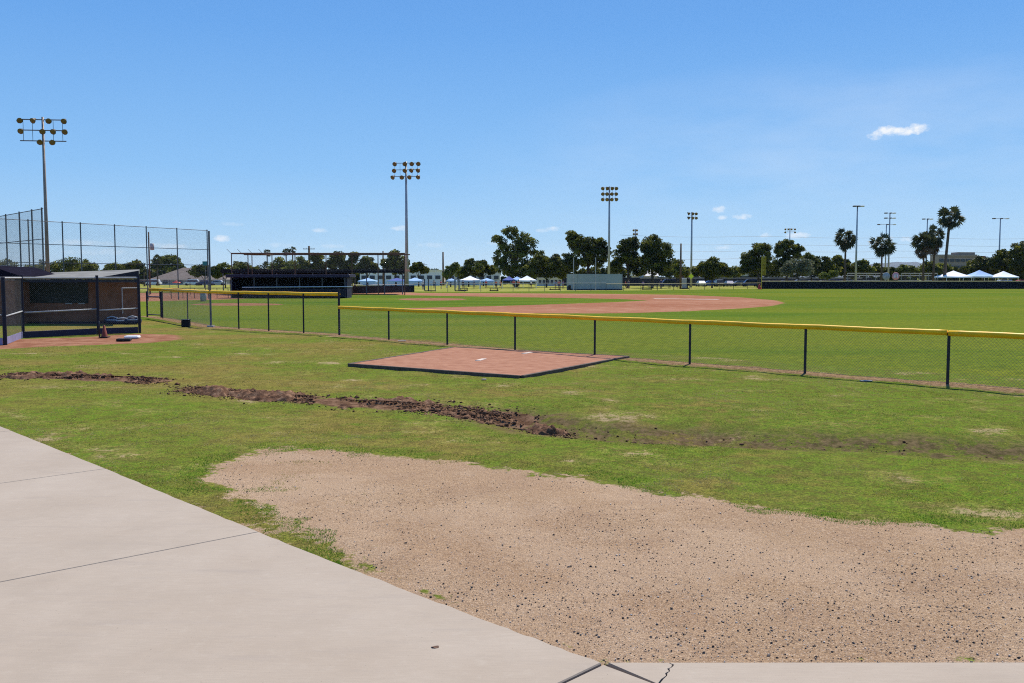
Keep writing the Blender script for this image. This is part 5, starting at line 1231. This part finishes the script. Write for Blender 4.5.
# ---------------------------------------------------------------- hills
def hills(pts, Y, name='distant_hills'):
    n = len(pts); v = []; f = []; D = 900
    for px, py in pts:
        p = P(px, py, Y); v += [(p.x, Y - 500, -2), (p.x, Y, p.z), (p.x, Y + D, -2)]
    for i in range(n - 1): a = i * 3; f += [(a, a + 3, a + 4, a + 1), (a + 1, a + 4, a + 5, a + 2)]
    tag(MB().add(v, f, True).build(name, M['hill']), kind='structure')
hl = [(690, 277)]; k = 0
for px in range(700, 1100, 6):
    base = 268 - 5 * math.exp(-((px - 912) / 22) ** 2) - 3.2 * math.exp(-((px - 880) / 20) ** 2) - 1.5 * math.exp(-((px - 800) / 30) ** 2) + 4 * math.exp(-((px - 740) / 25) ** 2)
    hl.append((px, base + .5 * math.sin(px * .3) + random.uniform(-.25, .25) - 1))
hl.append((1110, 277)); hills(hl, 8000)

# ---------------------------------------------------------------- haze
HZ = MB().box((0, 4700, 69), (13500, 11000, 160)).build('haze', None)
hm = bpy.data.materials.new('haze'); hm.use_nodes = True; hnt = hm.node_tree
for n_ in list(hnt.nodes):
    if n_.type == 'BSDF_PRINCIPLED': hnt.nodes.remove(n_)
pv = hnt.nodes.new('ShaderNodeVolumePrincipled'); pv.inputs['Color'].default_value = (.5, .72, 1, 1); pv.inputs['Density'].default_value = .00003; pv.inputs['Anisotropy'].default_value = .3
hnt.links.new(pv.outputs[0], hnt.nodes['Material Output'].inputs['Volume']); HZ.data.materials.append(hm); tag(HZ, kind='stuff')

# ---------------------------------------------------------------- light: sun and sky
S_EL, S_AZ = 54.0, 24.0            # azimuth measured from straight ahead (+Y) towards the right (+X)
sd = bpy.data.lights.new('sun', 'SUN'); sd.energy = 5.0; sd.angle = R(.53); sd.color = (1, .93, .81)
so = bpy.data.objects.new('sun', sd); col.objects.link(so)
sv = Vector((math.sin(R(S_AZ)) * math.cos(R(S_EL)), math.cos(R(S_AZ)) * math.cos(R(S_EL)), math.sin(R(S_EL))))
so.rotation_euler = (-sv).to_track_quat('-Z', 'Y').to_euler(); so.location = (30, 30, 60)
w = bpy.data.worlds.new('World'); scene.world = w; w.use_nodes = True; nt = w.node_tree; L = nt.links
bg = nt.nodes['Background']; sky = nt.nodes.new('ShaderNodeTexSky'); sky.sky_type = 'NISHITA'; sky.sun_disc = False
sky.sun_elevation = R(S_EL); sky.sun_rotation = R(S_AZ); sky.altitude = 300; sky.air_density = 1.0; sky.dust_density = .25; sky.ozone_density = 1.6
bg.inputs['Strength'].default_value = .095
tc = nt.nodes.new('ShaderNodeTexCoord'); dirv = tc.outputs['Generated']
def wm(op, a, b=None, clamp=False):
    n = nt.nodes.new('ShaderNodeMath'); n.operation = op; n.use_clamp = clamp
    for k, q in enumerate((a, b)):
        if q is None: continue
        if isinstance(q, (int, float)): n.inputs[k].default_value = q
        else: L.new(q, n.inputs[k])
    return n.outputs[0]
def dot(vec):
    n = nt.nodes.new('ShaderNodeVectorMath'); n.operation = 'DOT_PRODUCT'; L.new(dirv, n.inputs[0]); n.inputs[1].default_value = vec; return n.outputs['Value']
def wnoise(scale, st=(1, 1, 1), d=5):
    mp = nt.nodes.new('ShaderNodeMapping'); mp.inputs['Scale'].default_value = st; L.new(dirv, mp.inputs[0])
    n = nt.nodes.new('ShaderNodeTexNoise'); n.inputs['Scale'].default_value = scale; n.inputs['Detail'].default_value = d; n.inputs['Roughness'].default_value = .6; L.new(mp.outputs[0], n.inputs['Vector']); return n.outputs['Fac']
nA = wnoise(70, (1, 1, 1.5)); nB = wnoise(160, (1, 1, 1.6))
mask = None
CL = [(903, 130.5, 22, 4.2, 1.), (888, 131, 11, 5.5, 1.), (917, 128.5, 11, 5.2, 1.), (876, 136, 9, 4.5, .95), (720, 209, 9, 3.5, .8), (742, 216.5, 10, 3.2, .75), (723, 217.5, 5, 2.2, .6), (766, 235, 6, 2.5, .5), (798, 235.5, 12, 3.5, .75), (222, 238, 9, 3.3, .75), (232, 224, 12, 2, .25),
      (400, 228, 9, 3, .6), (553, 229, 7, 2.6, .65), (543, 230.5, 8, 2, .35), (885, 238, 9, 2.4, .45), (908, 239, 9, 2.6, .55), (722, 247.5, 14, 2.4, .5), (165, 246.5, 22, 3, .4), (80, 243, 30, 3, .35), (320, 230.5, 8, 2.4, .5), (330, 246, 12, 2.4, .3), (500, 243, 16, 3, .3), (430, 245, 14, 3, .25), (100, 252, 30, 3, .3), (280, 245, 12, 2.5, .25)]
for cx_, cy_, a, b, s in CL:
    D = Vector(ray(cx_, cy_)).normalized(); Tt = D.cross(Vector((0, 0, 1))).normalized(); Up = Tt.cross(D)
    u = wm('DIVIDE', dot(Tt), a / F); v_ = wm('DIVIDE', dot(Up), b / F)
    r2 = wm('ADD', wm('MULTIPLY', u, u), wm('MULTIPLY', v_, v_)); fwd = wm('GREATER_THAN', dot(D), .5)
    q = wm('SUBTRACT', 1.05, r2); q = wm('ADD', q, wm('MULTIPLY', wm('SUBTRACT', nA, .5), 2.9)); q = wm('ADD', q, wm('MULTIPLY', wm('SUBTRACT', nB, .5), 2.2))
    q = wm('MULTIPLY', wm('MULTIPLY', q, .72 if s > .9 else .7, True), wm('MULTIPLY', fwd, s), True)
    mask = q if mask is None else wm('MAXIMUM', mask, q)
# thin veil high on one side
Dv = Vector(ray(900, 150)).normalized(); Tv = Dv.cross(Vector((0, 0, 1))).normalized(); Uv = Tv.cross(Dv)
u = wm('DIVIDE', dot(Tv), 420 / F); v_ = wm('DIVIDE', dot(Uv), 95 / F); r2 = wm('ADD', wm('MULTIPLY', u, u), wm('MULTIPLY', v_, v_))
veil = wm('MULTIPLY', wm('SUBTRACT', 1, r2, True), wm('MULTIPLY', wm('SUBTRACT', wnoise(5, (1, 1, 3.5)), .32, True), .55)); veil = wm('MULTIPLY', veil, wm('GREATER_THAN', dot(Dv), .5))
mask = wm('MAXIMUM', mask, veil)
hs = nt.nodes.new('ShaderNodeHueSaturation'); hs.inputs['Saturation'].default_value = 1.3; hs.inputs['Value'].default_value = 1.0; L.new(sky.outputs[0], hs.inputs['Color'])
sz_ = nt.nodes.new('ShaderNodeSeparateXYZ'); L.new(dirv, sz_.inputs[0])
crs = nt.nodes.new('ShaderNodeValToRGB'); L.new(wm('MULTIPLY', sz_.outputs[2], 2.5, True), crs.inputs[0]); e = crs.color_ramp.elements
e[0].position = 0.; e[0].color = (.57, .77, .94, 1); e[1].position = 1.; e[1].color = (.095, .285, .74, 1)
for p_, c_ in ((.10, (.38, .63, .92)), (.28, (.255, .525, .91)), (.62, (.15, .39, .84))): x_ = e.new(p_); x_.color = (*c_, 1)
sc_ = nt.nodes.new('ShaderNodeVectorMath'); sc_.operation = 'SCALE'; L.new(crs.outputs[0], sc_.inputs[0]); sc_.inputs['Scale'].default_value = 1 / .118
clear = nt.nodes.new('ShaderNodeMix'); clear.data_type = 'RGBA'; clear.inputs[0].default_value = .9; L.new(hs.outputs[0], clear.inputs[6]); L.new(sc_.outputs[0], clear.inputs[7])
mxx = nt.nodes.new('ShaderNodeMix'); mxx.data_type = 'RGBA'; L.new(mask, mxx.inputs[0]); L.new(clear.outputs[2], mxx.inputs[6]); mxx.inputs[7].default_value = (7.6, 7.9, 8.3, 1)
L.new(mxx.outputs[2], bg.inputs['Color'])
# the cloud branch is only worked out for the stretch of sky that holds the clouds
bg2 = nt.nodes.new('ShaderNodeBackground'); bg2.inputs['Strength'].default_value = bg.inputs['Strength'].default_value; L.new(clear.outputs[2], bg2.inputs['Color'])
sx = nt.nodes.new('ShaderNodeSeparateXYZ'); L.new(dirv, sx.inputs[0])
gate = wm('MULTIPLY', wm('GREATER_THAN', sx.outputs[1], .72), wm('MULTIPLY', wm('GREATER_THAN', sx.outputs[2], 0.), wm('LESS_THAN', sx.outputs[2], .27)))
mss = nt.nodes.new('ShaderNodeMixShader'); L.new(gate, mss.inputs[0]); L.new(bg2.outputs[0], mss.inputs[1]); L.new(bg.outputs[0], mss.inputs[2])
L.new(mss.outputs[0], nt.nodes['World Output'].inputs['Surface'])
w.cycles.sampling_method = 'MANUAL'; w.cycles.sample_map_resolution = 256

scene.view_settings.view_transform = 'Standard'; scene.view_settings.look = 'None'; scene.view_settings.exposure = .32; scene.view_settings.gamma = 1
scene.cycles.filter_width = 1.1; scene.cycles.max_bounces = 4; scene.cycles.sample_clamp_indirect = 3; scene.cycles.volume_bounces = 0; scene.cycles.transparent_max_bounces = 8
scene.cycles.use_denoising = False
